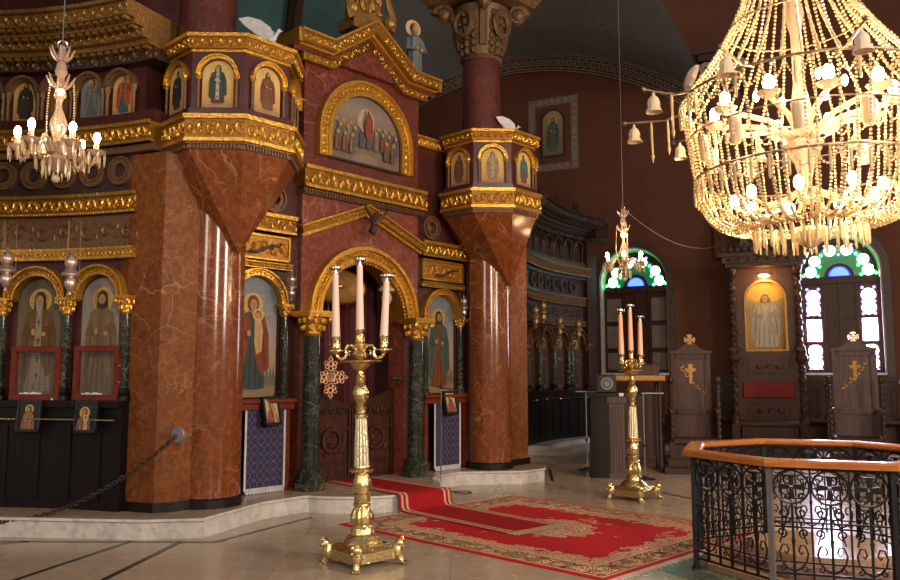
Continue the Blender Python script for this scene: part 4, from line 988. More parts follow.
for s, lb, f in ((.72, 'small dark icon of robed figure hung on the rail, leftmost', dict(cx=0, z0=-.16, H=.42, robe=(.3, .13, .05), mantle=(.24, .12, .05))), (1.48, 'small dark icon of mother and child hung on the brass rail', dict(cx=-.02, z0=-.30, H=.54, robe=(.12, .05, .03), mantle=(.2, .1, .06), hood=True, child=True))):
    icon('hanging_icon', lb, wl(s, -.285, 1.06), rl(s) + .1, .22, .29, [f], [(.014, .016, .014), (.03, .03, .025)], False, 'small icons on the brass rail', (M['black'], .025, .02), tilt=radians(-6))
cl = MB(); cl.mat(M['paper'])
for i in range(9): cl.ell((wl(.93 + .03 * (i % 5), -.16, 0)[0], wl(1, -.16, 0)[1] + .02 * (i % 3), 1.385 + .015 * (i % 2)), (.025, .02, .02), 6, 4)
tag(cl.build('paper_flowers'), 'small white crumpled flowers on the ledge between the red frames', 'flowers')
# icons of the right wing (far, dim)
for i, s in enumerate((-1.0, -.2, .6, 1.25)):
    icon('icon', ['dim arched icon in the far right wing, nearest the farther pillar', 'dim arched icon in the far right wing, second from the farther pillar', 'dim arched icon in the far right wing, third from the farther pillar', 'dim arched icon at the outer end of the far right wing'][i], wr_(s, -.004, 1.42), rr_(s), .5, 1.25,
         [dict(cx=0, z0=.02, H=1.1, robe=(.06, .04, .03), mantle=(.08, .05, .03))], [(.08, .05, .03), (.10, .07, .04), (.07, .05, .03)], group='icons of the far right wing', thick=.003)
for i, s in enumerate((-.45, 0, .45, .9, 1.35)):
    icon('icon', ['tiny dim upper icon of the far right wing, nearest the pillar', 'tiny dim upper icon of the far right wing, second from the pillar', 'tiny dim upper icon of the far right wing, third from the pillar', 'tiny dim upper icon of the far right wing, fourth from the pillar', 'tiny dim upper icon at the outer end of the far right wing'][i], wr_(s, -.004, 4.61), rr_(s), .28, .46,
         [fk((.05, .03, .03), (.06, .04, .03))], [(.05, .03, .025), (.06, .04, .03)], group='icons of the far right wing', thick=.003)
# far platform of the right wing
mb = MB(); n = 20
for d, z0, z1 in ((.95, 0, .1), (.55, .1, .19)):
    pts = [wr_(-1.7 + 3.4 * i / n, -d, 0)[:2] for i in range(n + 1)] + [wr_(1.7 - 3.4 * i / n, .3, 0)[:2] for i in range(n + 1)]
    mb.plan(pts, z0, z1)
struct(mb.build('floor_step', M['whitemarble'], smooth=0), 'far curved marble step at the right wing')
# ------------------------------------------------------------------ hanging oil lamps
M['dullbrass'] = gold('dull_brass', (.55, .36, .16), (.3, .18, .07), .35, .8)
M['lampsilver'] = plain('pinkish_worn_silver', (.70, .55, .50), .3, .75, (.45, .32, .28), 14)
def oil_lamp(label, loc, top, s=1, mat=None):
    t = thing('oil_lamp', label, 'oil lamp', loc, 0, 'hanging oil lamps'); mat = mat or M['lampsilver']
    m = MB(); m.mat(mat); m.lathe([(.004, 0), (.02 * s, .01 * s), (.014 * s, .04 * s), (.03 * s, .06 * s), (.05 * s, .09 * s), (.06 * s, .13 * s), (.045 * s, .17 * s), (.04 * s, .18 * s)], 16); m.build('bowl', None, t)
    m = MB(); m.mat(mat); m.lathe([(.04 * s, .18 * s), (.085 * s, .20 * s), (.09 * s, .22 * s), (.06 * s, .25 * s), (.045 * s, .27 * s)], 16); m.build('drip_pan', None, t)
    m = MB(); m.mat(mat); m.lathe([(.035 * s, .27 * s), (.06 * s, .31 * s), (.062 * s, .35 * s), (.03 * s, .40 * s), (.012 * s, .42 * s), (.02 * s, .44 * s), (.004, .46 * s)], 16); m.build('glass_cup', None, t)
    m = MB(); m.mat(M['dullgold'])
    for k in range(3):
        a = 2 * pi * k / 3 + .4; m.tube([(.08 * s * cos(a), .08 * s * sin(a), .22 * s), (.07 * s * cos(a), .07 * s * sin(a), .7 * (top - loc[2]) + .2 * s), (0, 0, top - loc[2])], .0022, 4)
    m.build('chain', None, t); return t
for s, lb, zz in ((.44, 'pinkish silver oil lamp hanging at the left picture edge', 2.56), (1.30, 'pinkish silver oil lamp between the two tall icons of the left wing', 2.5)):
    p = wl(s, -.42, zz); oil_lamp(lb, p, 3.35, 1.1)
p = UVW(.06 - 1.36, -.12, 2.58); oil_lamp('silver oil lamp hanging beside the icon of woman and child', p, 3.3, .85, M['silver'])
p = UVW(.06 + 1.93, -.12, 2.52); oil_lamp('silver oil lamp hanging at the right edge of the icon right of the portal', p, 3.3, .85, M['silver'])
gl = oil_lamp('pale glass oil lamp hanging inside the portal arch by the right candle', UVW(.62, -.42, 2.60), 3.25, 1.4, M['frost'])
for i, (x, y, z, lb) in enumerate(((1.80, 16.75, 2.62, 'distant gilded oil lamp, leftmost at the far right wing'), (1.97, 16.85, 2.72, 'distant gilded oil lamp, second from left at the far right wing'), (2.36, 17.2, 2.42, 'distant gilded oil lamp, third from left at the far right wing'), (2.92, 18.2, 2.42, 'distant gilded oil lamp at the right end of the far wing'))):
    oil_lamp(lb, (x, y, z), z + 1.3, 1.15, M['dullbrass'])
# ------------------------------------------------------------------ tall brass candlesticks
def candlestick(label, loc, rz, sc=.91, lean=0, arm_dir=0):
    t = thing('candlestick', label, 'candlestick', loc, rz, 'tall brass candlesticks'); B = M['brass']; t.scale = (.90, .90, sc)
    from mathutils import Matrix
    t.rotation_euler = (Matrix.Rotation(lean, 3, 'Y') @ Matrix.Rotation(rz, 3, 'Z')).to_euler()
    m = MB(); m.mat(B); q = .25
    m.loft([[(-q, -q), (q, -q), (q, q), (-q, q)]] * 2 + [[(-q + .02, -q + .02), (q - .02, -q + .02), (q - .02, q - .02), (-q + .02, q - .02)], [(-.19, -.19), (.19, -.19), (.19, .19), (-.19, .19)]], [.06, .15, .165, .20]); m.build('base_plate', None, t)
    for k in range(4):
        a = k * pi / 2 + pi / 4; c, s_ = cos(a), sin(a)
        m = MB(); m.mat(B)
        R = .36
        m.tube([(c * (R - .1), s_ * (R - .1), .13), (c * (R - .03), s_ * (R - .03), .12), (c * R, s_ * R, .06), (c * (R + .02), s_ * (R + .02), .02)], .036, 8, False, .032)
        m.ell((c * (R + .01), s_ * (R + .01), .20), (.05, .05, .05), 10, 6); m.ell((c * (R - .02), s_ * (R - .02), .12), (.05, .05, .09), 8, 6)
        for q in range(5): b = q / 5 * 2 * pi; m.ell((c * (R + .03) - s_ * .04 * cos(b), s_ * (R + .03) + c * .04 * cos(b), .20 + .045 * sin(b)), .018, 6, 4)
        for d in (-.022, 0, .022): m.ell((c * (R + .05) - s_ * d, s_ * (R + .05) + c * d, .017), (.024, .024, .018), 7, 5)
        m.build('lion_foot', None, t)
    m = MB(); m.mat(B)
    m.lathe([(.19, .19), (.20, .21), (.17, .25), (.12, .29), (.115, .33), (.09, .36), (.085, .37)], 32)
    m.lathe([(.085, .36), (.115, .40), (.12, .46), (.10, .51), (.075, .545)], 32, 0, 0, True, 12, .14)
    m.lathe([(.07, .54), (.088, .555), (.088, .575), (.075, .59), (.08, .60), (.08, .66), (.065, .67), (.085, .68), (.095, .73), (.092, .79), (.07, .84), (.06, .86)], 28); m.build('lower_stem', None, t)
    m = MB(); m.mat(B); m.lathe([(.06, .855), (.10, .87), (.125, .885), (.125, .90), (.08, .92), (.078, .93)], 32, 0, 0, True, 16, .06); m.build('collar', None, t)
    M.setdefault('palebrass', gold('pale_brushed_brass', (.62, .55, .36), (.5, .42, .25), .3, .9))
    m = MB(); m.mat(M['palebrass']); m.lathe([(.077, .93), (.07, 1.15), (.056, 1.40)], 48, 0, 0, True, 16, .13); m.build('fluted_shaft', None, t)
    m = MB(); m.mat(B); m.lathe([(.056, 1.39), (.07, 1.40), (.072, 1.425), (.05, 1.44), (.05, 1.47), (.058, 1.50), (.04, 1.52), (.05, 1.54), (.082, 1.60), (.085, 1.64), (.06, 1.70), (.04, 1.73), (.052, 1.76), (.055, 1.785), (.035, 1.82), (.03, 1.86)], 28); m.build('upper_stem', None, t)
    m = MB(); m.mat(B); m.lathe([(.03, 1.85), (.07, 1.88), (.10, 1.915), (.11, 1.93), (.22, 1.94), (.225, 1.955), (.1, 1.955), (.03, 1.96)], 36); m.build('drip_tray', None, t)
    m = MB(); m.mat(B); m.lathe([(.03, 1.955), (.045, 1.97), (.075, 2.0), (.08, 2.02), (.05, 2.06), (.035, 2.08), (.07, 2.10), (.072, 2.115), (.03, 2.12)], 24); m.lathe([(.042, 2.115), (.05, 2.14), (.044, 2.15), (.044, 2.24), (.052, 2.255), (.052, 2.265), (.04, 2.265)], 20); m.build('centre_socket', None, t)
    az = arm_dir - rz
    for sg in (-1, 1):
        c, s_ = sg * cos(az), sg * sin(az)
        m = MB(); m.mat(B)
        P = [(.04, 2.06), (.07, 2.10), (.12, 2.105), (.145, 2.07), (.135, 2.02), (.15, 1.985), (.19, 1.975), (.225, 1.995), (.24, 2.03)]
        m.tube([(r * c, r * s_, z) for r, z in P], .017, 8); m.tube([(.1 * c, .1 * s_, 2.01), (.115 * c, .115 * s_, 2.045), (.09 * c, .09 * s_, 2.055)], .012, 6)
        arm = m.build('arm', None, t)
        m = MB(); m.mat(B); x, y = .24 * c, .24 * s_
        m.lathe([(.02, 2.02), (.045, 2.04), (.078, 2.055), (.078, 2.065), (.03, 2.07)], 20, x, y); m.lathe([(.03, 2.065), (.046, 2.085), (.042, 2.10), (.042, 2.175), (.05, 2.19), (.05, 2.2), (.038, 2.2)], 20, x, y); m.build('side_socket', None, arm)
    return t
def candle(label, loc, h, lean, mat, r=.036):
    t = thing('candle', label, 'candle', loc, 0, 'tall candles'); t.rotation_euler = (0, lean, 0)
    m = MB(); m.mat(mat); m.lathe([(r * 1.05, 0), (r, .1), (r * .72, h)], 18); m.build('wax', None, t)
    m = MB(); m.mat(M['steel']); m.lathe([(r * .5, h), (r * .5, h + .03), (r * 1.2, h + .035), (r * 1.65, h + .05), (r * 1.65, h + .062), (r * .5, h + .075), (.005, h + .075)], 18); m.build('wax_follower', None, t)
    return t
c1 = (-.765, 7.24, 0); c2 = (2.47, 10.95, 0)
candlestick('tall brass candlestick with three ivory candles in front of the portal', c1, radians(42), .91, -.025); candlestick('tall brass candlestick with three peach candles before the reading desk', c2, radians(47), .878, 0, radians(42))
for (c, mt, nm, zs, ad, tp) in ((c1, M['wax'], 'ivory candle on the nearest candlestick, ', 1, 0, -.05), (c2, M['waxorange'], 'peach candle on the farther candlestick, ', .965, radians(42), 0)):
    for dx, z, h, ln, w in ((-.221, 1.985, .58, -.02, 'left arm'), (0, 2.045, .60, -.015, 'tallest in the centre'), (.221, 1.985, .51, .04, 'right arm')):
        candle(nm + w, (c[0] + dx * .98 * cos(ad) + tp, c[1] + dx * .98 * sin(ad), z * zs), h * (.95 if zs < 1 else 1), ln if zs == 1 else ln * .3, mt)
# ------------------------------------------------------------------ carpets
def carpet_mat():
    m, N, Lk, b = nt('oriental_carpet'); tc = N.new('ShaderNodeTexCoord'); v = tc.outputs['Object']
    sep = N.new('ShaderNodeSeparateXYZ'); Lk.new(v, sep.inputs[0])
    def math_(op, a, b_=None):
        q = N.new('ShaderNodeMath'); q.operation = op
        for s, x in zip(q.inputs, (a, b_)):
            if x is None: continue
            if hasattr(x, 'links'): Lk.new(x, s)
            else: s.default_value = x
        return q.outputs[0]
    HX, HY = 1.47, 1.74
    dx = math_('SUBTRACT', HX, math_('ABSOLUTE', sep.outputs[0])); dy = math_('SUBTRACT', HY, math_('ABSOLUTE', sep.outputs[1]))
    d = math_('MINIMUM', dx, dy)
    rx = math_('DIVIDE', sep.outputs[0], HX); ry = math_('DIVIDE', sep.outputs[1], HY)
    n0 = noise(N, Lk, v, 5, 3); n1 = noise(N, Lk, v, 21, 3); n2 = noise(N, Lk, v, 34, 2)
    vo = N.new('ShaderNodeTexVoronoi'); vo.inputs['Scale'].default_value = 9; Lk.new(v, vo.inputs['Vector'])
    CRM, RED, DRK, OLV = (.56, .42, .25), (.42, .016, .020), (.12, .012, .014), (.22, .15, .07)
    flor = ramp(N, Lk, n1.outputs['Fac'], [(.36, CRM), (.40, DRK), (.43, RED), (.47, CRM), (.53, DRK), (.55, CRM), (.59, RED), (.64, CRM)], 'CONSTANT')
    flor2 = ramp(N, Lk, vo.outputs['Distance'], [(0, CRM), (.10, DRK), (.18, CRM), (.34, (.28, .02, .02)), (.44, CRM), (.52, DRK), (.62, OLV)], 'CONSTANT')
    # field: plain red, corner and edge garlands, centre medallion
    edge = math_('ADD', d, math_('MULTIPLY', math_('SUBTRACT', n0.outputs['Fac'], .5), .55))
    corner = math_('ADD', math_('ADD', math_('ABSOLUTE', rx), math_('ABSOLUTE', ry)), math_('MULTIPLY', math_('SUBTRACT', n0.outputs['Fac'], .5), .6))
    fieldmask = math_('MAXIMUM', math_('LESS_THAN', edge, .52), math_('GREATER_THAN', corner, 1.36))
    rr = math_('ADD', math_('POWER', rx, 2), math_('POWER', ry, 2)); med = math_('LESS_THAN', math_('ADD', rr, math_('MULTIPLY', math_('SUBTRACT', n0.outputs['Fac'], .5), .25)), .10)
    sc = math_('GREATER_THAN', noise(N, Lk, v, 2.3, 2).outputs['Fac'], .62)
    fm = math_('MAXIMUM', fieldmask, math_('MAXIMUM', med, math_('MULTIPLY', sc, math_('GREATER_THAN', n1.outputs['Fac'], .5))))
    nr = noise(N, Lk, v, 60, 2); red2 = ramp(N, Lk, nr.outputs['Fac'], [(.3, (.33, .012, .016)), (.7, (.46, .018, .022))])
    field = mix(N, Lk, fm, red2, flor)
    bord = ramp(N, Lk, d, [(0, RED), (.055, CRM), (.075, DRK), (.09, CRM), (.30, DRK), (.315, CRM), (.335, RED)], 'CONSTANT')
    inb = math_('MULTIPLY', math_('GREATER_THAN', d, .09), math_('LESS_THAN', d, .30))
    c = mix(N, Lk, math_('LESS_THAN', d, .335), field, bord); c = mix(N, Lk, inb, c, flor2)
    Lk.new(c, b.inputs['Base Color']); b.inputs['Roughness'].default_value = .9; b.inputs['Specular IOR Level'].default_value = .1
    bump(N, Lk, b, n2.outputs['Fac'], .4, .01); return m
M['carpet'] = carpet_mat()
M['fringe'] = plain('cream_cotton_fringe', (.55, .48, .38), .9, 0, (.38, .32, .25), 60)
L0 = (-1.29, 9.07); ru = (.706, .708); rv = (.733, -.680)   # long side runs out into the nave
ang = math.atan2(ru[1], ru[0])
cxr = L0[0] + ru[0] * 1.47 + rv[0] * 1.78; cyr = L0[1] + ru[1] * 1.47 + rv[1] * 1.78
t = thing('carpet', 'large red floral oriental carpet on the marble floor in front of the portal', 'carpet', (cxr, cyr, 0), ang)
m = MB(); m.mat(M['carpet']); m.box(-1.47, 1.47, -1.74, 1.74, .001, .012); m.build('pile', None, t, smooth=0)
for sg in (-1, 1):
    m = MB(); m.mat(M['fringe'])
    for i in range(98): 
        x = -1.46 + i * .03; m.box(x, x + .024, *sorted((sg * 1.735, sg * (1.80 + .015 * ((i * 7) % 3)))), .001, .008)
    m.build('fringe', None, t, smooth=0)
# runner: from the sanctuary door over the step and onto the carpet
M['runfringe'] = plain('cream_wool_fringe', (.46, .33, .18), .9, 0, (.3, .2, .1), 60)
M['runner'] = plain('crimson_runner', (.33, .012, .016), .9, 0, (.22, .008, .012), 30, .3, .1)
M['stripe'] = plain('cream_runner_stripe', (.50, .30, .18), .9, 0, (.4, .22, .12), 30)
t = thing('runner', 'narrow red runner with cream edge stripes coming down the step onto the carpet', 'carpet', UVW(0, 0), TH - radians(6))
prof = [(-.5, .208), (.60, .212), (.98, .214), (1.10, .217), (1.145, .19), (1.16, .06), (1.19, .027), (1.30, .022), (2.98, .022)]
def strip_mesh(x0, x1, dz, mat, name):
    m = MB(); m.mat(mat); vs = []; fs = []
    for v, z in prof:
        sx = 0 if v < 1 else .0
        vs += [(x0, -v, z + dz), (x1, -v, z + dz), (x1, -v, z + dz - .008), (x0, -v, z + dz - .008)]
    n = len(prof)
    for i in range(n - 1):
        for k in range(4): fs.append((i * 4 + k, i * 4 + (k + 1) % 4, i * 4 + 4 + (k + 1) % 4, i * 4 + 4 + k))
    fs += [(0, 1, 2, 3), (n * 4 - 4, n * 4 - 1, n * 4 - 2, n * 4 - 3)]; m.add(vs, fs); return m.build(name, None, t, smooth=50)
strip_mesh(-.42, .42, 0, M['runner'], 'pile')
for x in (-.39, -.32, .285, .355): strip_mesh(x, x + .035, .002, M['stripe'], 'stripe')
m = MB(); m.mat(M['runfringe'])
for i in range(28): m.box(-.42 + i * .03, -.396 + i * .03, -3.10 - .02 * (i % 2), -2.97, .018, .026)
m.build('fringe', None, t, smooth=0)
# ------------------------------------------------------------------ blue embroidered cloths and small icons on the ledges
def cloth_mat():
    m, N, Lk, b = nt('blue_embroidered_cloth'); v = coords(N, Lk)
    sep = N.new('ShaderNodeSeparateXYZ'); Lk.new(v, sep.inputs[0])
    def mm(op, a, bb=None):
        q = N.new('ShaderNodeMath'); q.operation = op
        for s, x in zip(q.inputs, (a, bb)):
            if x is None: continue
            if hasattr(x, 'links'): Lk.new(x, s)
            else: s.default_value = x
        return q.outputs[0]
    fx = mm('ABSOLUTE', mm('SUBTRACT', mm('FRACT', mm('DIVIDE', mm('ADD', sep.outputs[0], 1.0), .095)), .5)); fz = mm('ABSOLUTE', mm('SUBTRACT', mm('FRACT', mm('DIVIDE', sep.outputs[2], .105)), .5))
    d = mm('ADD', fx, fz); cross = mm('LESS_THAN', mm('ABSOLUTE', mm('SUBTRACT', mm('MINIMUM', mm('ADD', fx, mm('MULTIPLY', fz, .3)), mm('ADD', fz, mm('MULTIPLY', fx, .3))), .17)), .035)
    dots = mm('LESS_THAN', mm('ABSOLUTE', mm('SUBTRACT', d, .5)), .04)
    band_ = mm('GREATER_THAN', fx, .46)
    n = noise(N, Lk, v, 40, 2); base = ramp(N, Lk, n.outputs['Fac'], [(.3, (.006, .007, .030)), (.7, (.011, .013, .052))])
    c = mix(N, Lk, mm('MULTIPLY', cross, .6), base, (.14, .12, .20)); c = mix(N, Lk, mm('MULTIPLY', dots, .6), c, (.12, .06, .12)); c = mix(N, Lk, mm('MULTIPLY', band_, .6), c, (.08, .08, .16))
    Lk.new(c, b.inputs['Base Color']); b.inputs['Roughness'].default_value = .8; return m
M['bluecloth'] = cloth_mat(); M['whitehem'] = plain('white_cloth_hem', (.62, .6, .62), .9)
for sg, lb, x0, x1, zb in ((-1, 'blue embroidered cloth with white hem hanging below the icon of woman and child', -.27, .29, .245), (1, 'blue embroidered cloth with white hem hanging below the icon right of the portal', -.27, .29, .245)):
    t = thing('embroidered_cloth', lb, 'cloth', UVW(.06 + (1.71 if sg > 0 else -1.60), -SB + .125, 0), TH, 'blue cloths')
    def cl_mesh(a, c, z0, z1, mat, name, dy=0):
        m = MB(); m.mat(mat); vs = []; fs = []; n = 16
        for i in range(n + 1):
            x = a + (c - a) * i / n; y = -.006 * sin(x * 40) - dy
            vs += [(x, y, z0), (x, y, z1), (x, y + .008, z1), (x, y + .008, z0)]
        for i in range(n):
            for k in range(4): fs.append((i * 4 + k, i * 4 + (k + 1) % 4, i * 4 + 4 + (k + 1) % 4, i * 4 + 4 + k))
        fs += [(0, 1, 2, 3), (n * 4, n * 4 + 3, n * 4 + 2, n * 4 + 1)]; m.add(vs, fs); m.build(name, None, t)
    cl_mesh(x0, x1, zb, 1.22, M['bluecloth'], 'cloth'); cl_mesh(x0 - .02, x0 + .006, zb, 1.22, M['whitehem'], 'hem', .004); cl_mesh(x1 - .006, x1 + .02, zb, 1.22, M['whitehem'], 'hem', .004)
    m = MB(); m.mat(M['whitehem'])
    for i in range(24): m.box(x0 + i * .0236, x0 + i * .0236 + .018, -.014, -.004, zb - .035 - .008 * (i % 2), zb + .03)
    m.build('fringe', None, t)
    icon('small_icon', 'small black framed icon of mother and child above the left blue cloth' if sg < 0 else 'small black framed icon leaning on the ledge above the right blue cloth', UVW(.06 + (1.70 if sg > 0 else -1.56), -SB + .235, 1.06 if sg < 0 else 1.08), TH + (.25 if sg < 0 else .1), .24, .30,
         [dict(cx=0, z0=-.30, H=.57, robe=(.2, .05, .03), mantle=(.3, .09, .05), hood=sg < 0, child=sg < 0, beard=sg > 0)], [(.45, .36, .24), (.5, .42, .28)], False, 'small black framed icons on the ledges', (M['black'], .03, .02), tilt=radians(-12), cat='icon')
# ------------------------------------------------------------------ chain on the pillar
t = thing('barrier_chain', 'heavy dark iron chain from the round grey plate on the nearer pillar to the left', 'chain', (-2.88, 8.60, 1.02))
M['plate'] = plain('dull_grey_plate', (.22, .2, .2), .4, .3)
m = MB(); m.mat(M['plate']); j = m.mark(); m.lathe([(.002, .0), (.085, .0), (.085, .02), (.075, .028), (.002, .03)], 20); a = math.atan2(-.61, -.15)
m.apply(j, lambda x, y, z: (x * -sin(a + 0) * 1 + z * cos(a), x * cos(a) + z * sin(a), y)); m.build('wall_plate', None, t)
m = MB(); m.mat(plain('rusty_chain_iron', (.055, .036, .026), .45, .5)); 
P0 = (-.01, -.03, 0); P1 = (-3.5, -.35, -.10); pts = []; N = 120
for i in range(N + 1):
    f = i / N; s = (f - .5) * 2
    x = P0[0] + (P1[0] - P0[0]) * f; y = P0[1] + (P1[1] - P0[1]) * f; z = P0[2] + (P1[2] - P0[2]) * f - .82 * (1 - s * s) ** 1.0
    pts.append((x, y, z))
tot = 0; dist = [0]
for i in range(N): tot += sqrt(sum((pts[i + 1][k] - pts[i][k]) ** 2 for k in range(3))); dist.append(tot)
def along(d):
    for i in range(N):
        if dist[i + 1] >= d: f = (d - dist[i]) / (dist[i + 1] - dist[i]); return [pts[i][k] + (pts[i + 1][k] - pts[i][k]) * f for k in range(3)]
    return list(pts[-1])
nl = int(tot / .042)
for i in range(nl):
    A = along(i * .042); B_ = along(i * .042 + .06); d = [B_[k] - A[k] for k in range(3)]; L = sqrt(sum(c * c for c in d)) or 1; d = [c / L for c in d]
    side = (-d[1], d[0], 0); Ls = sqrt(side[0] ** 2 + side[1] ** 2) or 1; side = (side[0] / Ls, side[1] / Ls, 0); up = (d[1] * side[2] - d[2] * side[1], d[2] * side[0] - d[0] * side[2], d[0] * side[1] - d[1] * side[0])
    w = side if i % 2 else up; C_ = [(A[k] + B_[k]) / 2 for k in range(3)]
    m.tube([tuple(C_[k] + d[k] * .033 * cos(q) + w[k] * .019 * sin(q) for k in range(3)) for q in [2 * pi * h / 8 for h in range(8)]], .0075, 5, True)
m.build('chain_links', None, t)
# ------------------------------------------------------------------ microphone stand by the portal
t = thing('microphone_stand', 'thin microphone stand with boom beside the runner on the step', 'microphone stand', (-.13, 11.72, 0), 0)
m = MB(); m.mat(M['black']); m.lathe([(.11, 0), (.11, .015), (.03, .03), (.015, .04)], 20); m.build('base', None, t)
m = MB(); m.mat(M['steel']); m.bar((0, 0, .03), (0, 0, .95), .010, 8); m.bar((0, 0, .95), (0, 0, 1.48), .007, 8); m.build('pole', None, t)
m = MB(); m.mat(M['black']); m.bar((.25, .05, 1.42), (-.55, -.1, 1.58), .009, 8); m.lathe([(.018, 1.45), (.022, 1.48), (.018, 1.52)], 10); m.build('boom', None, t)
m = MB(); m.mat(M['black']); m.tube([(-.55, -.1, 1.58), (-.62, -.11, 1.595), (-.68, -.12, 1.60)], .02, 8, False, .03); m.ell((-.69, -.125, 1.60), .033, 8, 6); m.build('microphone', None, t)
m = MB(); m.mat(M['black']); m.tube([(-.05 + .25 * sin(q * .7), .06 * q * cos(q), .008) for q in [h * .35 for h in range(18)]], .006, 5)
tag(m.build('microphone_cable', None, None, (.1, 11.6, 0)), 'black cable coiled on the floor at the foot of the microphone stand', 'cable')
# ------------------------------------------------------------------ small crystal chandeliers
M['crystal2'] = crystal('pinkish_crystal', (.62, .43, .33), .45)
def small_chandelier(label, loc, top, sc=1.0, narm=6):
    t = thing('small_chandelier', label, 'chandelier', loc, .3, 'small crystal chandeliers')
    H = 1.36
    m = MB(); m.mat(M['crystal2'])
    m.lathe([(.01, .26), (.04, .28), (.10, .33), (.13, .38), (.08, .42), (.04, .44), (.07, .50), (.11, .55), (.04, .58), (.075, .70), (.085, .74), (.05, .84), (.025, .90), (.022, .96), (.035, .99), (.06, 1.02), (.05, 1.06), (.03, 1.10)], 20, 0, 0, True, 8, .1)
    for z0, r in ((1.10, .13), (1.38, .115)):          # spiky glass crowns
        m.lathe([(.03, z0 - .02), (.05, z0 + .03), (.035, z0 + .09), (.03, z0 + .13)], 12)
        for k in range(8):
            a = 2 * pi * k / 8; m.tube([(.035 * cos(a), .035 * sin(a), z0), (r * .7 * cos(a), r * .7 * sin(a), z0 + .04), (r * cos(a), r * sin(a), z0 + .12)], .022, 5, False, .006)
    m.lathe([(.03, 1.2), (.06, 1.26), (.045, 1.33), (.03, 1.38)], 16); m.lathe([(.03, 1.46), (.035, 1.5), (.02, 1.53)], 12); m.build('glass_stem', None, t)
    m = MB(); m.mat(M['steel']); m.tube([(.045 * cos(q), 0, 1.54 + .045 * sin(q)) for q in [2 * pi * k / 12 for k in range(12)]], .008, 5, True); m.bar((0, 0, 1.58), (0, 0, top - loc[2]), .006, 6); m.build('hanging_rod', None, t)
    for k in range(narm):
        a = 2 * pi * k / narm; c, s_ = cos(a), sin(a)
        m = MB(); m.mat(M['crystal2'])
        m.tube([(r * c * .85, r * s_ * .85, z) for r, z in ((.08, .46), (.14, .56), (.21, .58), (.26, .50), (.30, .40), (.36, .36), (.40, .40), (.41, .46))], .022, 7); m.lathe([(.015, .44), (.075, .475), (.09, .50), (.03, .49), (.022, .58), (.026, .59)], 12, .35 * c, .35 * s_); arm = m.build('arm', None, t)
        m = MB(); m.mat(M['bulb']); m.ell((.35 * c, .35 * s_, .635), (.033, .033, .055), 10, 7); m.build('bulb', None, arm)
        for q in range(5):
            b = 2 * pi * q / 5; x, y = .35 * c + .075 * cos(b), .35 * s_ + .075 * sin(b); m = MB(); m.mat(M['crystal']); m.lathe([(.003, .48), (.013, .45), (.008, .37), (.002, .34)], 5, x, y); m.build('prism_pendant', None, arm)
    for q in range(10):
        b = 2 * pi * q / 10; m = MB(); m.mat(M['crystal']); m.lathe([(.003, .38), (.014, .34), (.01, .24), (.002, .20)], 5, .12 * cos(b), .12 * sin(b)); m.build('prism_pendant', None, t)
    m = MB(); m.mat(M['crystal']); m.ell((0, 0, .2), .04, 10, 6); m.build('finial', None, t)
    for k in range(narm):
        m = MB(); m.mat(M['crystal'])
        a = 2 * pi * k / narm + .5
        if k % 2: continue
        for q in range(26): f = q / 25; r = .12 + .02 * sin(pi * f) ; m.ell((r * cos(a), r * sin(a), 1.2 - .66 * f), .010, 5, 4)
        m.build('bead_strand', None, t)
    t.scale = (sc,) * 3
    l = bpy.data.lights.new('chandelier_light', 'POINT'); l.energy = LIT; l.color = (1, .66, .34); l.shadow_soft_size = .1; o = bpy.data.objects.new('chandelier_light', l); COL.objects.link(o); o.location = (loc[0], loc[1] - .0, loc[2] + .66 * sc + .35)
    return t
LIT = 5
small_chandelier('small crystal chandelier with lit bulbs at upper left before the screen wing', (-3.12, 6.2, 3.03), 9.5, .82)
LIT = 34
small_chandelier('small crystal chandelier glowing in front of the left stained glass window', (2.79, 12.7, 3.0), 10.2, .86)
# ------------------------------------------------------------------ the great crystal chandelier
CH = (3.52, 7.55, .07)
ch = thing('great_chandelier', 'huge round crystal bead chandelier with many lit bulbs at upper right', 'chandelier', CH, 0)
ch.rotation_euler = (0, radians(-1.5), 0)
def circ(r, z, n=64): return [(r * cos(2 * pi * k / n), r * sin(2 * pi * k / n), z) for k in range(n)]
M['framemetal'] = plain('tarnished_bronze_frame', (.22, .15, .10), .35, .8)
for r, z, tn in ((1.12, 4.30, .014), (1.02, 3.52, .012), (.50, 3.04, .010), (.34, 5.95, .014), (.62, 5.0, .01), (1.07, 3.92, .008)):
    m = MB(); m.mat(M['framemetal']); m.tube(circ(r, z), tn, 6, True); m.build('frame_ring', None, ch)
m = MB(); m.mat(M['crystal2']); m.lathe([(.03, 3.2), (.08, 3.25), (.05, 3.4), (.10, 3.62), (.16, 3.72), (.20, 3.80), (.10, 3.86), (.06, 4.0), (.10, 4.15), (.06, 4.4), (.05, 4.9), (.10, 5.1), (.05, 5.3), (.04, 5.9), (.06, 6.1)], 24, 0, 0, True, 8, .1); m.build('glass_stem', None, ch)
m = MB(); m.mat(M['steel']); m.bar((0, 0, 6.1), (0, 0, 11), .015); m.build('hanging_chain', None, ch)
def strand(pts, r, step=None, elong=1.0):
    """a string of beads along a line"""
    m = MB(); m.mat(M['crystal']); tot = 0; P = pts
    seg = [sqrt(sum((P[i + 1][k] - P[i][k]) ** 2 for k in range(3))) for i in range(len(P) - 1)]; tot = sum(seg); step = step or 2.5 * r
    nb = max(2, int(tot / step)); i = 0; acc = 0
    for q in range(nb):
        d = (q + .5) * tot / nb
        while i < len(seg) - 1 and acc + seg[i] < d: acc += seg[i]; i += 1
        f = (d - acc) / seg[i]; rr = r * (1.0 if q % 4 else 1.25)
        m.ell(tuple(P[i][k] + (P[i + 1][k] - P[i][k]) * f for k in range(3)), (rr, rr, rr * 1.0), 5, 4)
    return m
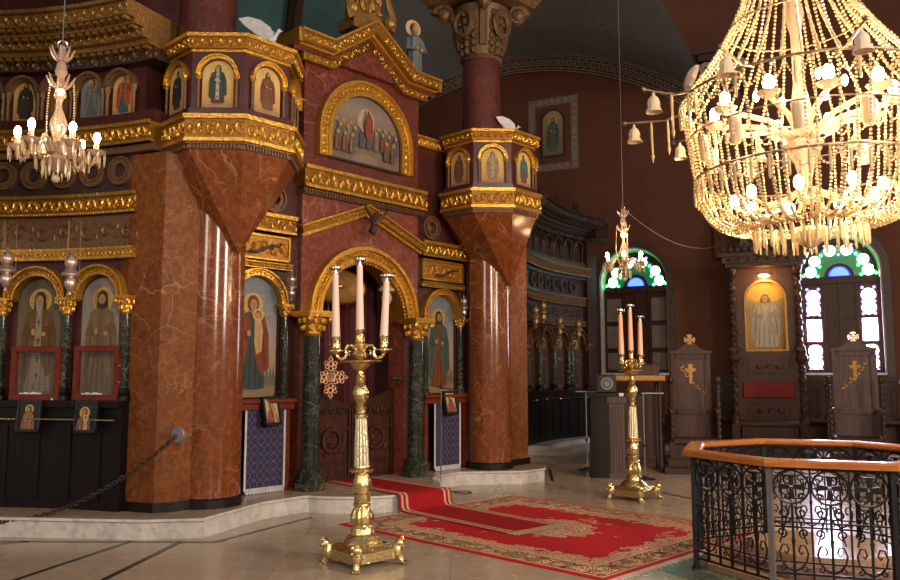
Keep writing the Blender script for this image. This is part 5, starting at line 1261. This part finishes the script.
# tent of strands from the crown to the broad ring
up = [(.34 + .78 * (f ** 1.9) + 0 * f, 0, 5.95 - 1.65 * f) for f in [i / 12 for i in range(13)]]
first = strand(up, .0158).build('bead_strand', None, ch)
for k in range(1, 38): o = first.copy(); COL.objects.link(o); o.parent = ch; o.rotation_euler = (0, 0, 2 * pi * (k + .22 * sin(k * 5.1)) / 38)
# basket: straight side, then bowl
side = [(1.12 - .10 * f + .0 * f, 0, 4.30 - .78 * f) for f in [i / 4 for i in range(5)]]
bowl = [(1.02 * cos(f * 1.06) ** .9 if f < 1 else .50, 0, 3.52 - .52 * sin(f * pi / 2) - .04 * sin(pi * f)) for f in [i / 10 for i in range(11)]]
b1 = strand(side + bowl[1:], .0145).build('bead_strand', None, ch); b1.rotation_euler = (0, 0, .05)
for k in range(1, 46): o = b1.copy(); COL.objects.link(o); o.parent = ch; o.rotation_euler = (0, 0, .05 + 2 * pi * (k + .25 * sin(k * 3.7)) / 46)
rest = MB(); rest.mat(M['crystal'])
def addst(m, pts, r):
    q = strand(pts, r); m.add(q.v, q.f)
for k in range(36):
    a = 2 * pi * k / 36; a2 = 2 * pi * (k + 1) / 36
    for r, z, dp in ((1.12, 4.28, .16), (1.03, 3.5, .14), (.52, 3.04, .08)):
        addst(rest, [(r * cos(a + (a2 - a) * f), r * sin(a + (a2 - a) * f), z - dp * 4 * f * (1 - f)) for f in [i / 6 for i in range(7)]], .012)
for k in range(54):
    a = 2 * pi * (k + .5) / 54
    addst(rest, [(p[0] * cos(a), p[0] * sin(a), p[2] - .01) for p in bowl], .0125)
o = rest.build('bead_strand', None, ch); o['kind'] = 'stuff'; o['label'] = 'swags and remaining strings of beads'
# hanging prisms
def prism_m(L, r=.016):
    m = MB(); m.mat(M['crystal']); m.ell((0, 0, 0), r * .8, 6, 4); m.lathe([(r * .3, -.02), (r, -.05), (r * .85, -L * .9), (r * .3, -L)], 6); return m
p0 = prism_m(.24).build('prism_pendant', None, ch); p0.location = (.50, 0, 3.02)
cnt = 1
for r, z, n, s in ((.50, 3.02, 30, 1), (1.03, 3.50, 40, .9), (.30, 2.97, 14, .9), (1.13, 4.28, 14, 1)):
    for k in range(n):
        if r == .50 and k == 0: continue
        a = 2 * pi * (k + (.5 if r != .5 else 0)) / n; o = p0.copy(); COL.objects.link(o); o.parent = ch; o.location = (r * cos(a), r * sin(a), z); o.scale = (1, 1, s); cnt += 1
m = MB(); m.mat(M['crystal']); m.lathe([(.04, 3.0), (.16, 2.98), (.17, 2.94), (.13, 2.86), (.06, 2.80), (.02, 2.78)], 24, 0, 0, True, 12, .1); m.build('glass_finial', None, ch)
# curved glass arms with bulbs and cup glasses
lightpos = []
NA = 10
for k in range(NA):
    a = 2 * pi * (k + .3) / NA; c, s_ = cos(a), sin(a)
    m = MB(); m.mat(M['frost']); m.tube([(r * c, r * s_, z) for r, z in ((.10, 3.86), (.2, 3.94), (.35, 4.02), (.55, 4.06), (.72, 4.08), (.82, 4.09))], .028, 7); m.lathe([(.03, 4.07), (.09, 4.10), (.11, 4.13), (.04, 4.12)], 12, .80 * c, .80 * s_); ga = m.build('glass_arm', None, ch)
    m = MB(); m.mat(M['bulb']); m.ell((.80 * c, .80 * s_, 4.22), (.05, .05, .075), 10, 7); m.build('bulb', None, ga); lightpos.append((.80 * c, .80 * s_, 4.22))
    m = MB(); m.mat(M['frost']); m.lathe([(.035, 3.70), (.05, 3.72), (.06, 3.92), (.062, 3.94), (.05, 3.94), (.03, 3.74)], 12, .92 * cos(a + .3), .92 * sin(a + .3)); m.build('cup_glass', None, ch)
for k in range(9):
    a = 2 * pi * k / 9; c, s_ = cos(a), sin(a)
    lightpos.append((.66 * c, .66 * s_, 3.30))
    m = MB(); m.mat(M['frost']); m.tube([(r * c, r * s_, z) for r, z in ((.06, 3.36), (.3, 3.22), (.5, 3.18), (.66, 3.24))], .02, 6); ga = m.build('glass_arm', None, ch)
    m = MB(); m.mat(M['bulb']); m.ell((.66 * c, .66 * s_, 3.30), (.045, .045, .065), 10, 7); m.build('bulb', None, ga)
for k in range(6):
    a = 2 * pi * (k + .5) / 6; m = MB(); m.mat(M['bulb']); m.ell((.40 * cos(a), .40 * sin(a), 4.36), (.03, .03, .055), 8, 6); m.build('bulb', None, ch)
# outer arms with hanging tulip glasses
for k in range(10):
    a = radians(154 + 36 * k); c, s_ = cos(a), sin(a); L = 1.72 if k != 1 else 1.62
    m = MB(); m.mat(M['framemetal']); m.tube([(1.12 * c, 1.12 * s_, 4.29), (1.3 * c, 1.3 * s_, 4.25), (1.5 * c, 1.5 * s_, 4.27), (L * c, L * s_, 4.29)], .012, 6); m.ell((L * c, L * s_, 4.29), .025, 8, 6); m.build('outer_arm', None, ch)
    m = MB(); m.mat(M['frost']); rr = L - .1; z = 4.26
    m.lathe([(.012, z), (.018, z - .03), (.05, z - .06), (.062, z - .10), (.058, z - .14), (.085, z - .19), (.078, z - .19), (.03, z - .1)], 14, rr * c, rr * s_, True, 6, .12); m.build('tulip_glass', None, ch)
    for q, (r2, dz) in enumerate(((L - .28, .36), (L - .45, .3))):
        if k not in (0, 1, 9): continue
        m = MB(); m.mat(M['crystal']); m.lathe([(.008, 4.27), (.014, 4.2), (.012, 4.27 - dz), (.02, 4.25 - dz), (.002, 4.18 - dz)], 6, r2 * c, r2 * s_); m.build('rod_pendant', None, ch)
m = MB(); m.mat(M['frost']); j = m.mark(); m.lathe([(.02, 0), (.08, .01), (.13, .04), (.145, .08), (.135, .08), (.07, .03), (.02, .02)], 20, 0, 0, True, 10, .1)
m.apply(j, lambda x, y, z: (-1.14 + x * .35 + z * .9, -.12 + y, 4.46 + x * .93 - z * .3)); m.build('tilted_glass_dish', None, ch)
# ------------------------------------------------------------------ octagonal balustrade
BC = (3.20, 7.09); BA = radians(-20); SL = .85
bl = thing('balustrade', 'octagonal black wrought iron balustrade with orange wood handrail at lower right', 'railing', (BC[0], BC[1], 0), BA)
RC = SL / 2 / sin(pi / 8)
vtx = [(RC * cos(pi / 8 + k * pi / 4 + pi / 4 * 0), RC * sin(pi / 8 + k * pi / 4)) for k in range(8)]
m = MB(); m.mat(M['railwood']); m.sweep(list(reversed(vtx)), [(-.075, .955), (.06, .955), (.08, .97), (.08, .995), (.06, 1.01), (-.06, 1.01), (-.075, .995)], True); m.build('handrail', None, bl, smooth=30)
for k, (x, y) in enumerate(vtx):
    m = MB(); m.mat(M['greyiron'] if k == 5 else M['iron']); a = math.atan2(y, x); j = m.mark(); m.box(-.02, .02, -.02, .02, 0, .955); m.box(-.03, .03, -.03, .03, 0, .03)
    m.apply(j, lambda px, py, z: (x * .985 + px * cos(a) - py * sin(a), y * .985 + px * sin(a) + py * cos(a), z)); m.build('post', None, bl, smooth=0)
def spiral(cx, cz, r0, r1, a0, turns, n=14):
    return [(cx + (r0 + (r1 - r0) * i / n) * cos(a0 + turns * 2 * pi * i / n), 0, cz + (r0 + (r1 - r0) * i / n) * sin(a0 + turns * 2 * pi * i / n)) for i in range(n + 1)]
def panel_bm():
    m = MB(); m.mat(M['iron']); w = SL - .05; T = .0085
    for z in (.94, .10, .16): m.box(-w / 2, w / 2, -.009, .009, z - .008, z + .008)
    for z in (.245, .54): m.box(-w / 2, w / 2, -.006, .006, z - .006, z + .006)
    nu = 3; uw = w / nu
    for i in range(nu + 1): 
        if 0 < i < nu: m.box(-w / 2 + i * uw - .007, -w / 2 + i * uw + .007, -.007, .007, .10, .94)
    for i in range(nu):
        c = -w / 2 + (i + .5) * uw; R = uw * .47
        zc = .94 - R - .012
        m.tube([(c + R * cos(2 * pi * k / 20), 0, zc + R * sin(2 * pi * k / 20)) for k in range(20)], T, 5, True)
        # cross with splayed arms in the ring
        for k in range(4):
            a = k * pi / 2; ca, sa = cos(a), sin(a)
            P = [(.012, -.014), (R * .62, -.022), (R * .66, -.05), (R * .72, -.05), (R * .72, .05), (R * .66, .05), (R * .62, .022), (.012, .014)]
            m.prism([(c + px * ca - pz * sa, zc + px * sa + pz * ca) for px, pz in P], -.006, .006)
        for sx in (-1, 1):
            for sz in (-1, 1): m.tube(spiral(c + sx * R * .52, zc + sz * R * .52, R * .26, R * .08, 0 if sx > 0 else pi, .9 * sz * sx, 9), T * .6, 4)
            m.tube(spiral(c + sx * R * .5, .61, R * .36, R * .10, pi / 2, sx * 1.2), T * .8, 4); m.tube(spiral(c + sx * R * .62, .46, R * .30, R * .1, -pi / 2, -sx * 1.2), T * .8, 4)
            # heart scroll and long V bars
            m.tube([(c + sx * q[0] * uw, 0, q[1]) for q in ((.0, .175), (.18, .20), (.33, .25), (.38, .31), (.30, .37), (.18, .37), (.13, .33), (.19, .30), (.24, .32))], T * .9, 5)
            m.tube([(c + sx * uw * .06, 0, .66), (c + sx * uw * .36, 0, .38)], T * .7, 4)
            m.tube(spiral(c + sx * uw * .3, .20, R * .2, R * .06, pi / 2, sx * 1.1, 9), T * .7, 4)
        m.box(c - .009, c + .009, -.009, .009, .10, zc - R); m.prism([(c - .016, .42), (c + .016, .42), (c + .009, .36), (c - .009, .36)], -.012, .012)
    return m
pm = None
for k in range(8):
    a = k * pi / 4; ap = RC * cos(pi / 8)
    if pm is None: pm = panel_bm().build('scroll_panel', None, bl, smooth=40); o = pm
    else: o = pm.copy(); COL.objects.link(o); o.parent = bl
    o.location = (ap * cos(a) * .985, ap * sin(a) * .985, 0); o.rotation_euler = (0, 0, a + pi / 2)
# green floor border round it and a low polished stone well-head inside
def octp(r): return [(r * cos(pi / 8 + k * pi / 4), r * sin(pi / 8 + k * pi / 4)) for k in range(8)]
m = MB(); m.mat(M['greenfloor']); m.plan(octp(1.42), -.01, .004); struct(m.build('trim_30', None, None, (BC[0], BC[1], 0), BA, 0), 'green marble floor border around the balustrade')
M['tanstone'] = marble('polished_tan_stone', (.38, .24, .13), (.50, .33, .19), (.2, .12, .08), 2, .03, .1, 3, .5)
M['mauvestone'] = marble('polished_mauve_stone', (.20, .10, .09), (.30, .17, .15), (.45, .35, .33), 3, .03, .1, 3, .5)
wh = thing('stone_wellhead', 'low polished tan and mauve stone steps inside the octagonal balustrade', 'stone steps', (BC[0], BC[1], 0), BA)
m = MB(); m.mat(M['tanstone']); m.plan(octp(1.0), .004, .05); m.build('lower_step', None, wh, smooth=0)
m = MB(); m.mat(M['mauvestone']); m.plan(octp(.78), .05, .14); m.build('middle_step', None, wh, smooth=0)
m = MB(); m.mat(M['tanstone']); m.plan(octp(.6), .14, .2); m.build('top_slab', None, wh, smooth=0)
# ------------------------------------------------------------------ furniture on the right
def cross_finial(m, x, y, z, s=1):
    for k in range(4):
        a = k * pi / 2; ca, sa = cos(a), sin(a); P = [(.01, -.012), (.07, -.045), (.085, -.02), (.085, .02), (.07, .045), (.01, .012)]
        m.prism([(x + s * (px * ca - pz * sa), z + s * (px * sa + pz * ca)) for px, pz in P], y - .015, y + .015)
    m.ell((x, y, z), (.02 * s, .025, .02 * s), 7, 5)
def emblem(m, x, z, y, s, flip=1):
    P = [(-.022, -.2), (.022, -.2), (.03, -.06), (.03, .0), (.085, .02), (.085, .07), (.03, .07), (.04, .14), (-.04, .14), (-.03, .07), (-.085, .07), (-.085, .02), (-.03, .0), (-.03, -.06)]
    m.prism([(x + px * s, z + pz * s) for px, pz in P], y - .012, y + .004)
    for i in range(9):
        f = i / 8; px = x + flip * s * (-.15 + .05 * sin(f * 3) + .35 * f * f); pz = z + s * (.08 - .42 * f)
        m.ell((px, y - .006, pz), (.03 * s, .01, .02 * s), 6, 4); m.ell((px + .035 * s * (-1) ** i, y - .006, pz + .02 * s), (.016 * s, .008, .03 * s), 5, 4)
    m.tube([(x + flip * s * (-.15 + .05 * sin(f * 3) + .35 * f * f), y - .004, z + s * (.08 - .42 * f)) for f in [i / 8 for i in range(9)]], .008 * s, 4)
def high_chair(label, px_loc, rz, w, H, seat, front, flip, woodm, crossm):
    t = thing('ceremonial_chair', label, 'chair', px_loc, rz, 'high backed chairs with crosses')
    hw = w / 2
    m = MB(); m.mat(woodm)
    for sx in (-1, 1): m.box(sx * hw - .05, sx * hw + .05, -.04, .05, .2, H - .18)
    m.box(-hw, hw, -.04, .05, H - .28, H - .18); m.box(-hw, hw, -.04, .05, .95, 1.05); m.box(-hw - .07, hw + .07, -.07, .07, H - .19, H - .14)
    m.prism([(-hw, H - .14), (hw, H - .14), (hw - .12, H - .10), (.1, H - .02), (-.1, H - .02), (-hw + .12, H - .10)], -.04, .05); m.build('back_frame', None, t, smooth=0)
    m = MB(); m.mat(M['midwood'] if woodm is M['darkwood'] else M['greywood']); m.box(-hw + .05, hw - .05, -.01, .03, .5, H - .26); bp = m.build('back_panel', None, t, smooth=0)
    m = MB(); m.mat(M['dullgold']); emblem(m, 0, H - .52, -.01, 1.05, flip); m.build('gilt_emblem', None, bp)
    m = MB(); m.mat(crossm); cross_finial(m, 0, 0, H + .06, 1.15); m.build('cross_finial', None, t)
    for sx in (-1, 1):
        m = MB(); m.mat(M['darkwood']); m.twist(sx * (hw + .10), -.45, .5, 1.48, .033, 9); m.ell((sx * (hw + .10), -.45, 1.56), (.05, .05, .07), 10, 6); m.box(sx * (hw + .1) - .045, sx * (hw + .1) + .045, -.5, -.4, .1, .5); m.build('twisted_post', None, t)
        m = MB(); m.mat(M['darkwood']); xs = sorted((sx * (hw + .06), sx * (hw + .13))); m.box(xs[0], xs[1], -.5, .02, 1.0, 1.06); m.box(xs[0] + .015, xs[1] - .015, -.45, .0, .2, 1.0); m.build('armrest', None, t)
    m = MB(); m.mat(M['darkwood']); m.bbox(-hw - .08, hw + .08, -.52, .05, .46, .56, .015); m.box(-hw - .05, hw + .05, -.46, .02, .2, .46); m.build('seat', None, t)
    m = MB(); m.mat(M['darkwood']); m.box(-hw - .2, hw + .2, -.65, .15, .1, .22); m.box(-hw - .28, hw + .28, -.95, .2, 0, .1); m.build('base_step', None, t, smooth=0)
    return t
high_chair('dark wooden high backed chair with gilt cross emblem left of the throne', (4.32, 14.45, 0), radians(-10), .58, 2.22, .5, 0, 1, M['darkwood'], M['dullgold'])
high_chair('grey brown high backed chair with gilt cross emblem before the lit window', (7.35, 14.6, 0), radians(-28), .62, 2.28, .5, 0, -1, M['greywood'], M['silver'])
# bishop's throne with canopy and lit icon niche
TX = (6.86, 17.35, 0)
th_ = thing('throne', 'tall carved canopied throne with lit angel icon niche and red seat back', 'throne', TX, radians(-22))
W2 = .66
m = MB(); m.mat(M['midwood'])
m.prism([(-W2, .3), (W2, .3), (W2, 4.0), (-W2, 4.0), (-W2, 2.2), (-.40, 2.2), (-.40, 3.3)] + arcpts(0, 3.3, .40, pi, 0, 14)[1:-1] + [(.40, 3.3), (.40, 2.2), (-W2, 2.19)], .0, .22)
m.box(-W2, W2, .2, .3, .3, 4.0); m.build('back', None, th_, smooth=0)
m = MB(); m.mat(M['darkwood']); m.box(-.78, .78, -.35, .3, 3.98, 4.06); m.box(-.84, .84, -.42, .3, 4.06, 4.2); m.box(-.90, .90, -.48, .3, 4.2, 4.28); m.mat(M['midwood']); m.relief(-.78, .78, 4.07, 4.19, -.42, .02, .2); m.build('canopy', None, th_)
m = MB(); m.mat(M['carved'])
for i in range(12): m.ell((-.8 + i * .145, -.4, 4.36), (.06, .04, .09), 6, 4); m.ell((-.8 + i * .145, -.4, 4.46), (.03, .03, .04), 5, 4)
m.prism([(-.5, 4.28), (.5, 4.28), (.42, 4.9), (.2, 5.3), (-.2, 5.3), (-.42, 4.9)], -.1, .1); m.relief(-.36, .36, 4.5, 4.9, -.1); m.build('cresting', None, th_)
m = MB(); m.mat(M['dullgold']); m.arch(0, 3.3, .385, .43, -.03, .02, 1.1, 18); m.box(-.43, .43, -.03, .02, 2.16, 2.2); m.build('niche_frame', None, th_)
for sx in (-1, 1):
    for z0, z1 in ((2.3, 3.75), (.75, 1.95)):
        m = MB(); m.mat(M['darkwood']); m.twist(sx * .66, -.16 if z0 > 2 else -.5, z0, z1, .062, 6); m.lathe([(.05, z1), (.085, z1 + .04), (.06, z1 + .08), (.1, z1 + .16), (.10, z1 + .22)], 12, sx * .66, -.16 if z0 > 2 else -.5); m.lathe([(.1, z0 - .12), (.1, z0 - .06), (.06, z0)], 12, sx * .66, -.16 if z0 > 2 else -.5); m.build('twisted_column', None, th_)
    m = MB(); m.mat(M['darkwood']); xs = sorted((sx * .58, sx * .74)); m.box(xs[0], xs[1], -.6, .2, 1.1 * 0 + .3, .63); m.build('arm_block', None, th_); m = MB(); m.mat(M['darkwood']); m.box(xs[0], xs[1], -.56, .2, 2.17, 2.22); m.lathe([(.04, 2.18), (.11, 2.06), (.13, 1.98), (.08, 1.9), (.03, 1.85)], 12, sx * .66, -.5); m.build('carved_bracket', None, th_)
m = MB(); m.mat(M['velvet']); m.bbox(-.5, .5, -.07, .02, 1.16, 1.50, .02); m.build('red_back_cushion', None, th_)
for z0, z1 in ((1.66, 2.0), (.72, 1.06)):
    m = MB(); m.mat(M['darkwood']); m.box(-.44, .44, -.02, .02, z0, z1); m.mat(M['midwood']); m.box(-.38, .38, -.04, .0, z0 + .06, z1 - .06); m.mat(M['darkwood']); m.relief(-.3, .3, z0 + .1, z1 - .1, -.04, .015, .2); m.build('carved_panel', None, th_)
m = MB(); m.mat(M['darkwood']); m.bbox(-.6, .6, -.6, .1, .58, .68, .02); m.box(-.55, .55, -.55, .1, .3, .58); m.box(-.85, .85, -.95, .3, 0, .16); m.box(-.75, .75, -.7, .3, .16, .3); m.build('seat_and_steps', None, th_, smooth=0)
M['lampglow'] = emit('warm_picture_lamp', (1, .72, .35), 14)
m = MB(); m.mat(M['lampglow']); m.ell((0, -.08, 3.80), (.12, .05, .035), 12, 6); m.build('picture_lamp', None, th_)
ca, sa = cos(radians(-22)), sin(radians(-22))
icon('icon', 'lit arched icon of winged angel in white in the throne niche', (TX[0] - sa * .16, TX[1] + ca * .16, 2.2), radians(-22), .80, 1.5,
     [dict(cx=0, z0=.02, H=1.22, wide=1.45, robe=(.36, .31, .25), mantle=(.33, .29, .24), under=(.40, .36, .30), wings=True, hair=(.2, .12, .05))], [(.36, .20, .07), (.52, .30, .08), (.62, .36, .08)], thick=.003)  # backdrop brighter orange upward, lamp glow put into the paint
# wainscot and stall seats along the wall
def dado(t0, t1, name, label):
    t = thing(name, label, 'wall seat', WALL(0), WR)
    n = max(1, round((t1 - t0) / .75)); w = (t1 - t0) / n
    for i in range(n):
        a = t0 + i * w
        m = MB(); m.mat(M['midwood']); m.box(a + .05, a + w - .05, -.06, 0, .1, 1.5); m.mat(M['darkwood']); m.box(a + .14, a + w - .14, -.08, -.05, .75, 1.4); m.build('back_panel', None, t, smooth=0)
    for i in range(n + 1):
        m = MB(); m.mat(M['darkwood']); x = t0 + i * w; m.lathe([(.05, .1), (.05, .7), (.03, .74), (.045, .85), (.03, .95), (.03, 1.25), (.045, 1.35), (.03, 1.40), (.05, 1.46), (.02, 1.53)], 10, x, -.42); m.box(x - .03, x + .03, -.45, 0, .1, .74); m.build('divider', None, t)
    m = MB(); m.mat(M['darkwood']); m.box(t0, t1, -.5, 0, .62, .68); m.box(t0, t1, -.12, .0, 1.5, 1.62); m.build('bench', None, t, smooth=0)
dado(3.6, 8.6, 'wall_stalls', 'row of dark wooden stalls with turned dividers under the lit window'); dado(.9, 2.5, 'wall_stalls', 'short dark wooden stalls behind the left high backed chair')
# reading desk with gilt fringe behind the far candlestick
t = thing('reading_desk', 'dark wooden reading desk with gold fringed top behind the far candlestick', 'lectern', (3.30, 14.15, 0), radians(-8))
m = MB(); m.mat(M['darkwood']); m.box(-.5, .42, -.3, .3, 1.54, 1.62); m.build('top', None, t, smooth=0)
m = MB(); m.mat(M['dullgold']); m.box(-.51, .43, -.32, -.3, 1.56, 1.64); m.beads(-.51, .43, 1.55, -.32, .015); m.build('gold_edge', None, t)
m = MB(); m.mat(M['midwood']); m.bbox(-.15, .35, -.2, .2, 1.62, 1.84, .02); m.build('book_slope', None, t)
for x in (-.42, .34):
    for y in (-.24, .24): m = MB(); m.mat(M['darkwood']); m.lathe([(.04, 0), (.05, .1), (.03, .2), (.04, .6), (.025, .7), (.04, 1.1), (.03, 1.54)], 10, x, y); m.build('leg', None, t)
m = MB(); m.mat(M['darkwood']); m.box(-.4, .32, .1, .16, .25, 1.3); m.build('back_board', None, t, smooth=0)
# dark chest stand with pale fluted pilaster and clock
t = thing('pedestal_cabinet', 'dark pedestal cabinet with pale fluted pilaster left of the far candlestick', 'cabinet', (2.52, 13.4, 0), radians(-8))
m = MB(); m.mat(M['blackwood']); m.box(-.2, .1, -.3, .3, 0, 1.35); m.box(-.24, .38, -.34, .3, 1.3, 1.36); m.build('body', None, t, smooth=0)
m = MB(); m.mat(M['greywood']); m.box(.08, .36, -.32, -.1, 0, .08); m.box(.10, .34, -.3, -.1, .08, 1.2); m.box(.07, .37, -.33, -.1, 1.2, 1.3)
for i in range(5): m.box(.115 + i * .045, .14 + i * .045, -.315, -.3, .12, 1.14)
m.build('fluted_pilaster', None, t, smooth=0)
m = MB(); m.mat(M['paper']); m.box(.26, .33, -.35, -.34, 1.31, 1.36); m.build('paper_label', None, t, smooth=0)
t = thing('mantel_clock', 'small black clock with pale round dial on the pedestal cabinet', 'clock', (2.58, 13.28, 1.36), radians(-8))
m = MB(); m.mat(M['black']); m.bbox(-.15, .15, -.08, .08, 0, .3, .02); m.build('case', None, t)
M['dial'] = plain('grey_dial', (.22, .22, .2), .4)
m = MB(); m.mat(M['dial']); m.arch(0, .15, .07, .10, -.10, -.07, 0, 24, 0, 2 * pi); m.arch(0, .15, 0, .05, -.09, -.07, 0, 16, 0, 2 * pi); m.bar((0, -.1, .15), (.03, -.1, .2), .006); m.bar((0, -.1, .15), (-.04, -.1, .15), .006); m.build('dial', None, t)
for dx, lb in ((-.1, 0), ):
    pass
def thin_stand(label, loc, h, bar_):
    t = thing('music_stand', label, 'stand', loc, radians(-8), 'thin chromed stands')
    m = MB(); m.mat(M['steel']); m.bar((0, 0, .02), (0, 0, h), .013, 8); m.build('pole', None, t)
    m = MB(); m.mat(M['black']); m.bar((0, 0, .5), (0, 0, .56), .022, 8); m.build('collar', None, t)
    m = MB(); m.mat(M['black']); m.lathe([(.16, 0), (.16, .015), (.05, .03), (.02, .06)], 16); m.build('base', None, t)
    m = MB(); m.mat(M['steel']); m.bar((bar_[0], 0, h), (bar_[1], 0, h), .016, 6); m.build('crossbar', None, t)
thin_stand('thin chromed stand with crossbar left of the pedestal cabinet', (2.40, 14.25, 0), 1.36, (-.18, .3)); thin_stand('thin chromed stand with crossbar right of the far candlestick', (3.1, 12.95, 0), 1.36, (-.02, .32))
t = thing('carved_chair', 'dark carved armchair in shadow between the reading desk and the left high backed chair', 'chair', (3.85, 15.7, 0), radians(-20))
m = MB(); m.mat(M['darkwood']); m.bbox(-.28, .28, -.28, .25, .42, .5, .01); m.build('seat', None, t)
m = MB(); m.mat(M['darkwood']); m.box(-.28, .28, .2, .26, .5, 1.25); m.relief(-.2, .2, .8, 1.1, .2); m.build('backrest', None, t)
for x in (-.26, .26):
    for y in (-.25, .22): m = MB(); m.mat(M['darkwood']); m.tube([(x, y, 0), (x * .95, y, .2), (x, y, .42)], .028, 8); m.build('leg', None, t)
    m = MB(); m.mat(M['darkwood']); m.tube([(x, .22, .85), (x * 1.05, 0, .8), (x * 1.1, -.25, .78), (x * 1.1, -.3, .72)], .028, 8); m.bar((x * 1.05, -.22, .48), (x * 1.05, -.22, .78), .022); m.build('armrest', None, t)
# wall icon with painted border, cable
wt = -2.05
t = icon('icon', 'arched icon of standing saint high on the brown east wall in patterned border', WALL(wt, .012, 7.50), WR, .58, 1.22, [dict(cx=0, z0=.06, H=1.0, robe=(.10, .12, .11), mantle=(.07, .09, .08), beard=1)], [(.14, .14, .11), (.24, .17, .09), (.32, .23, .12)], thick=.01)
m = MB(); m.mat(M['carved']); m.arch(0, .93, .29, .33, -.03, .01, .93, 16); m.box(-.33, .33, -.03, .01, -.04, 0); m.build('frame', None, t)
M['tileb'] = plain('grey_tile_border', (.19, .15, .13), .6, 0, (.10, .06, .05), 9)
m = MB(); m.mat(M['tileb'])
for x in (-.60, .60): m.box(x - .1, x + .1, -.004, .01, -.42, 1.58)
for z in (-.42, 1.38): m.box(-.5, .5, -.004, .01, z, z + .2)
m.mat(M['friezelight'])
for q in range(11):
    for x in (-.6, .6): m.arch(x, -.32 + q * .18, .035, .06, -.008, 0, 0, 4, 0, 2 * pi)
for q in range(5):
    for z in (-.32, 1.48): m.arch(-.36 + q * .18, z, .035, .06, -.008, 0, 0, 4, 0, 2 * pi)
m.build('patterned_border', None, t)
A = (2.79, 12.7, 4.33); B_ = WALL(2.6, .1, 5.0)
m = MB(); m.mat(M['bronze']); m.tube([(A[0] + (B_[0] - A[0]) * f, A[1] + (B_[1] - A[1]) * f, A[2] + (B_[2] - A[2]) * f - 2.0 * f * (1 - f)) for f in [i / 20 for i in range(21)]], .007, 5)
tag(m.build('electric_cable'), 'thin cable sagging from the window chandelier towards the right wall', 'cable')
# ------------------------------------------------------------------ light
w = bpy.data.worlds.new('world'); S.world = w; w.use_nodes = True
bg = w.node_tree.nodes['Background']; bg.inputs['Color'].default_value = (.80, .72, .68, 1); bg.inputs['Strength'].default_value = .24
def area(name, loc, target, sx, sy, e, col):
    l = bpy.data.lights.new(name, 'AREA'); l.shape = 'RECTANGLE'; l.size = sx; l.size_y = sy; l.energy = e; l.color = col
    o = bpy.data.objects.new(name, l); COL.objects.link(o); o.location = loc
    from mathutils import Vector
    o.rotation_euler = (Vector(target) - Vector(loc)).to_track_quat('-Z', 'Y').to_euler(); return o
area('added_nave_fill', (9.5, 1.5, 5.0), (-1, 10.5, 2.5), 1.6, 3.4, 520, (1, .86, .72))  # added out-of-view area light standing in for an assumed nave window, none built
area('added_nave_fill', (4.0, -5.5, 5.5), (-1.5, 10.5, 2.8), 1.8, 3.4, 560, (1, .84, .68))  # added area light behind the camera, its nave window only assumed
area('added_nave_fill', (-7, -3, 5.5), (2, 14, 2.5), 1.8, 3.0, 170, (1, .84, .7))  # added weaker fill light from behind left, no window stands there
area('stained_window_light', WALL(T2, -.0 + .3, 3.0), WALL(T2 - 1.5, 8, .3), 1.2, 2.2, 90, (.86, .80, 1))
for k in (0, 2, 4, 6, 8, 11, 14, 17):
    x, y, z = lightpos[k]
    l = bpy.data.lights.new('bulb_light', 'POINT'); l.energy = 38; l.color = (1, .66, .33); l.shadow_soft_size = .05
    o = bpy.data.objects.new('bulb_light', l); COL.objects.link(o); o.location = (CH[0] + x, CH[1] + y, z + (.13 if z > 3.8 else -.1))
l = bpy.data.lights.new('niche_lamp', 'POINT'); l.energy = 15; l.color = (1, .55, .16); l.shadow_soft_size = .06
o = bpy.data.objects.new('niche_lamp', l); COL.objects.link(o); o.location = (TX[0] + sa * .25, TX[1] - ca * .25, 3.72)
S.view_settings.view_transform = 'Standard'; S.view_settings.look = 'None'; S.view_settings.gamma = 1; S.view_settings.exposure = .75
S.view_settings.use_curve_mapping = False
S.cycles.use_denoising = True; S.cycles.max_bounces = 6; S.cycles.transmission_bounces = 6; S.cycles.transparent_max_bounces = 8
S.cycles.sample_clamp_indirect = 4; S.cycles.caustics_reflective = False; S.cycles.caustics_refractive = False
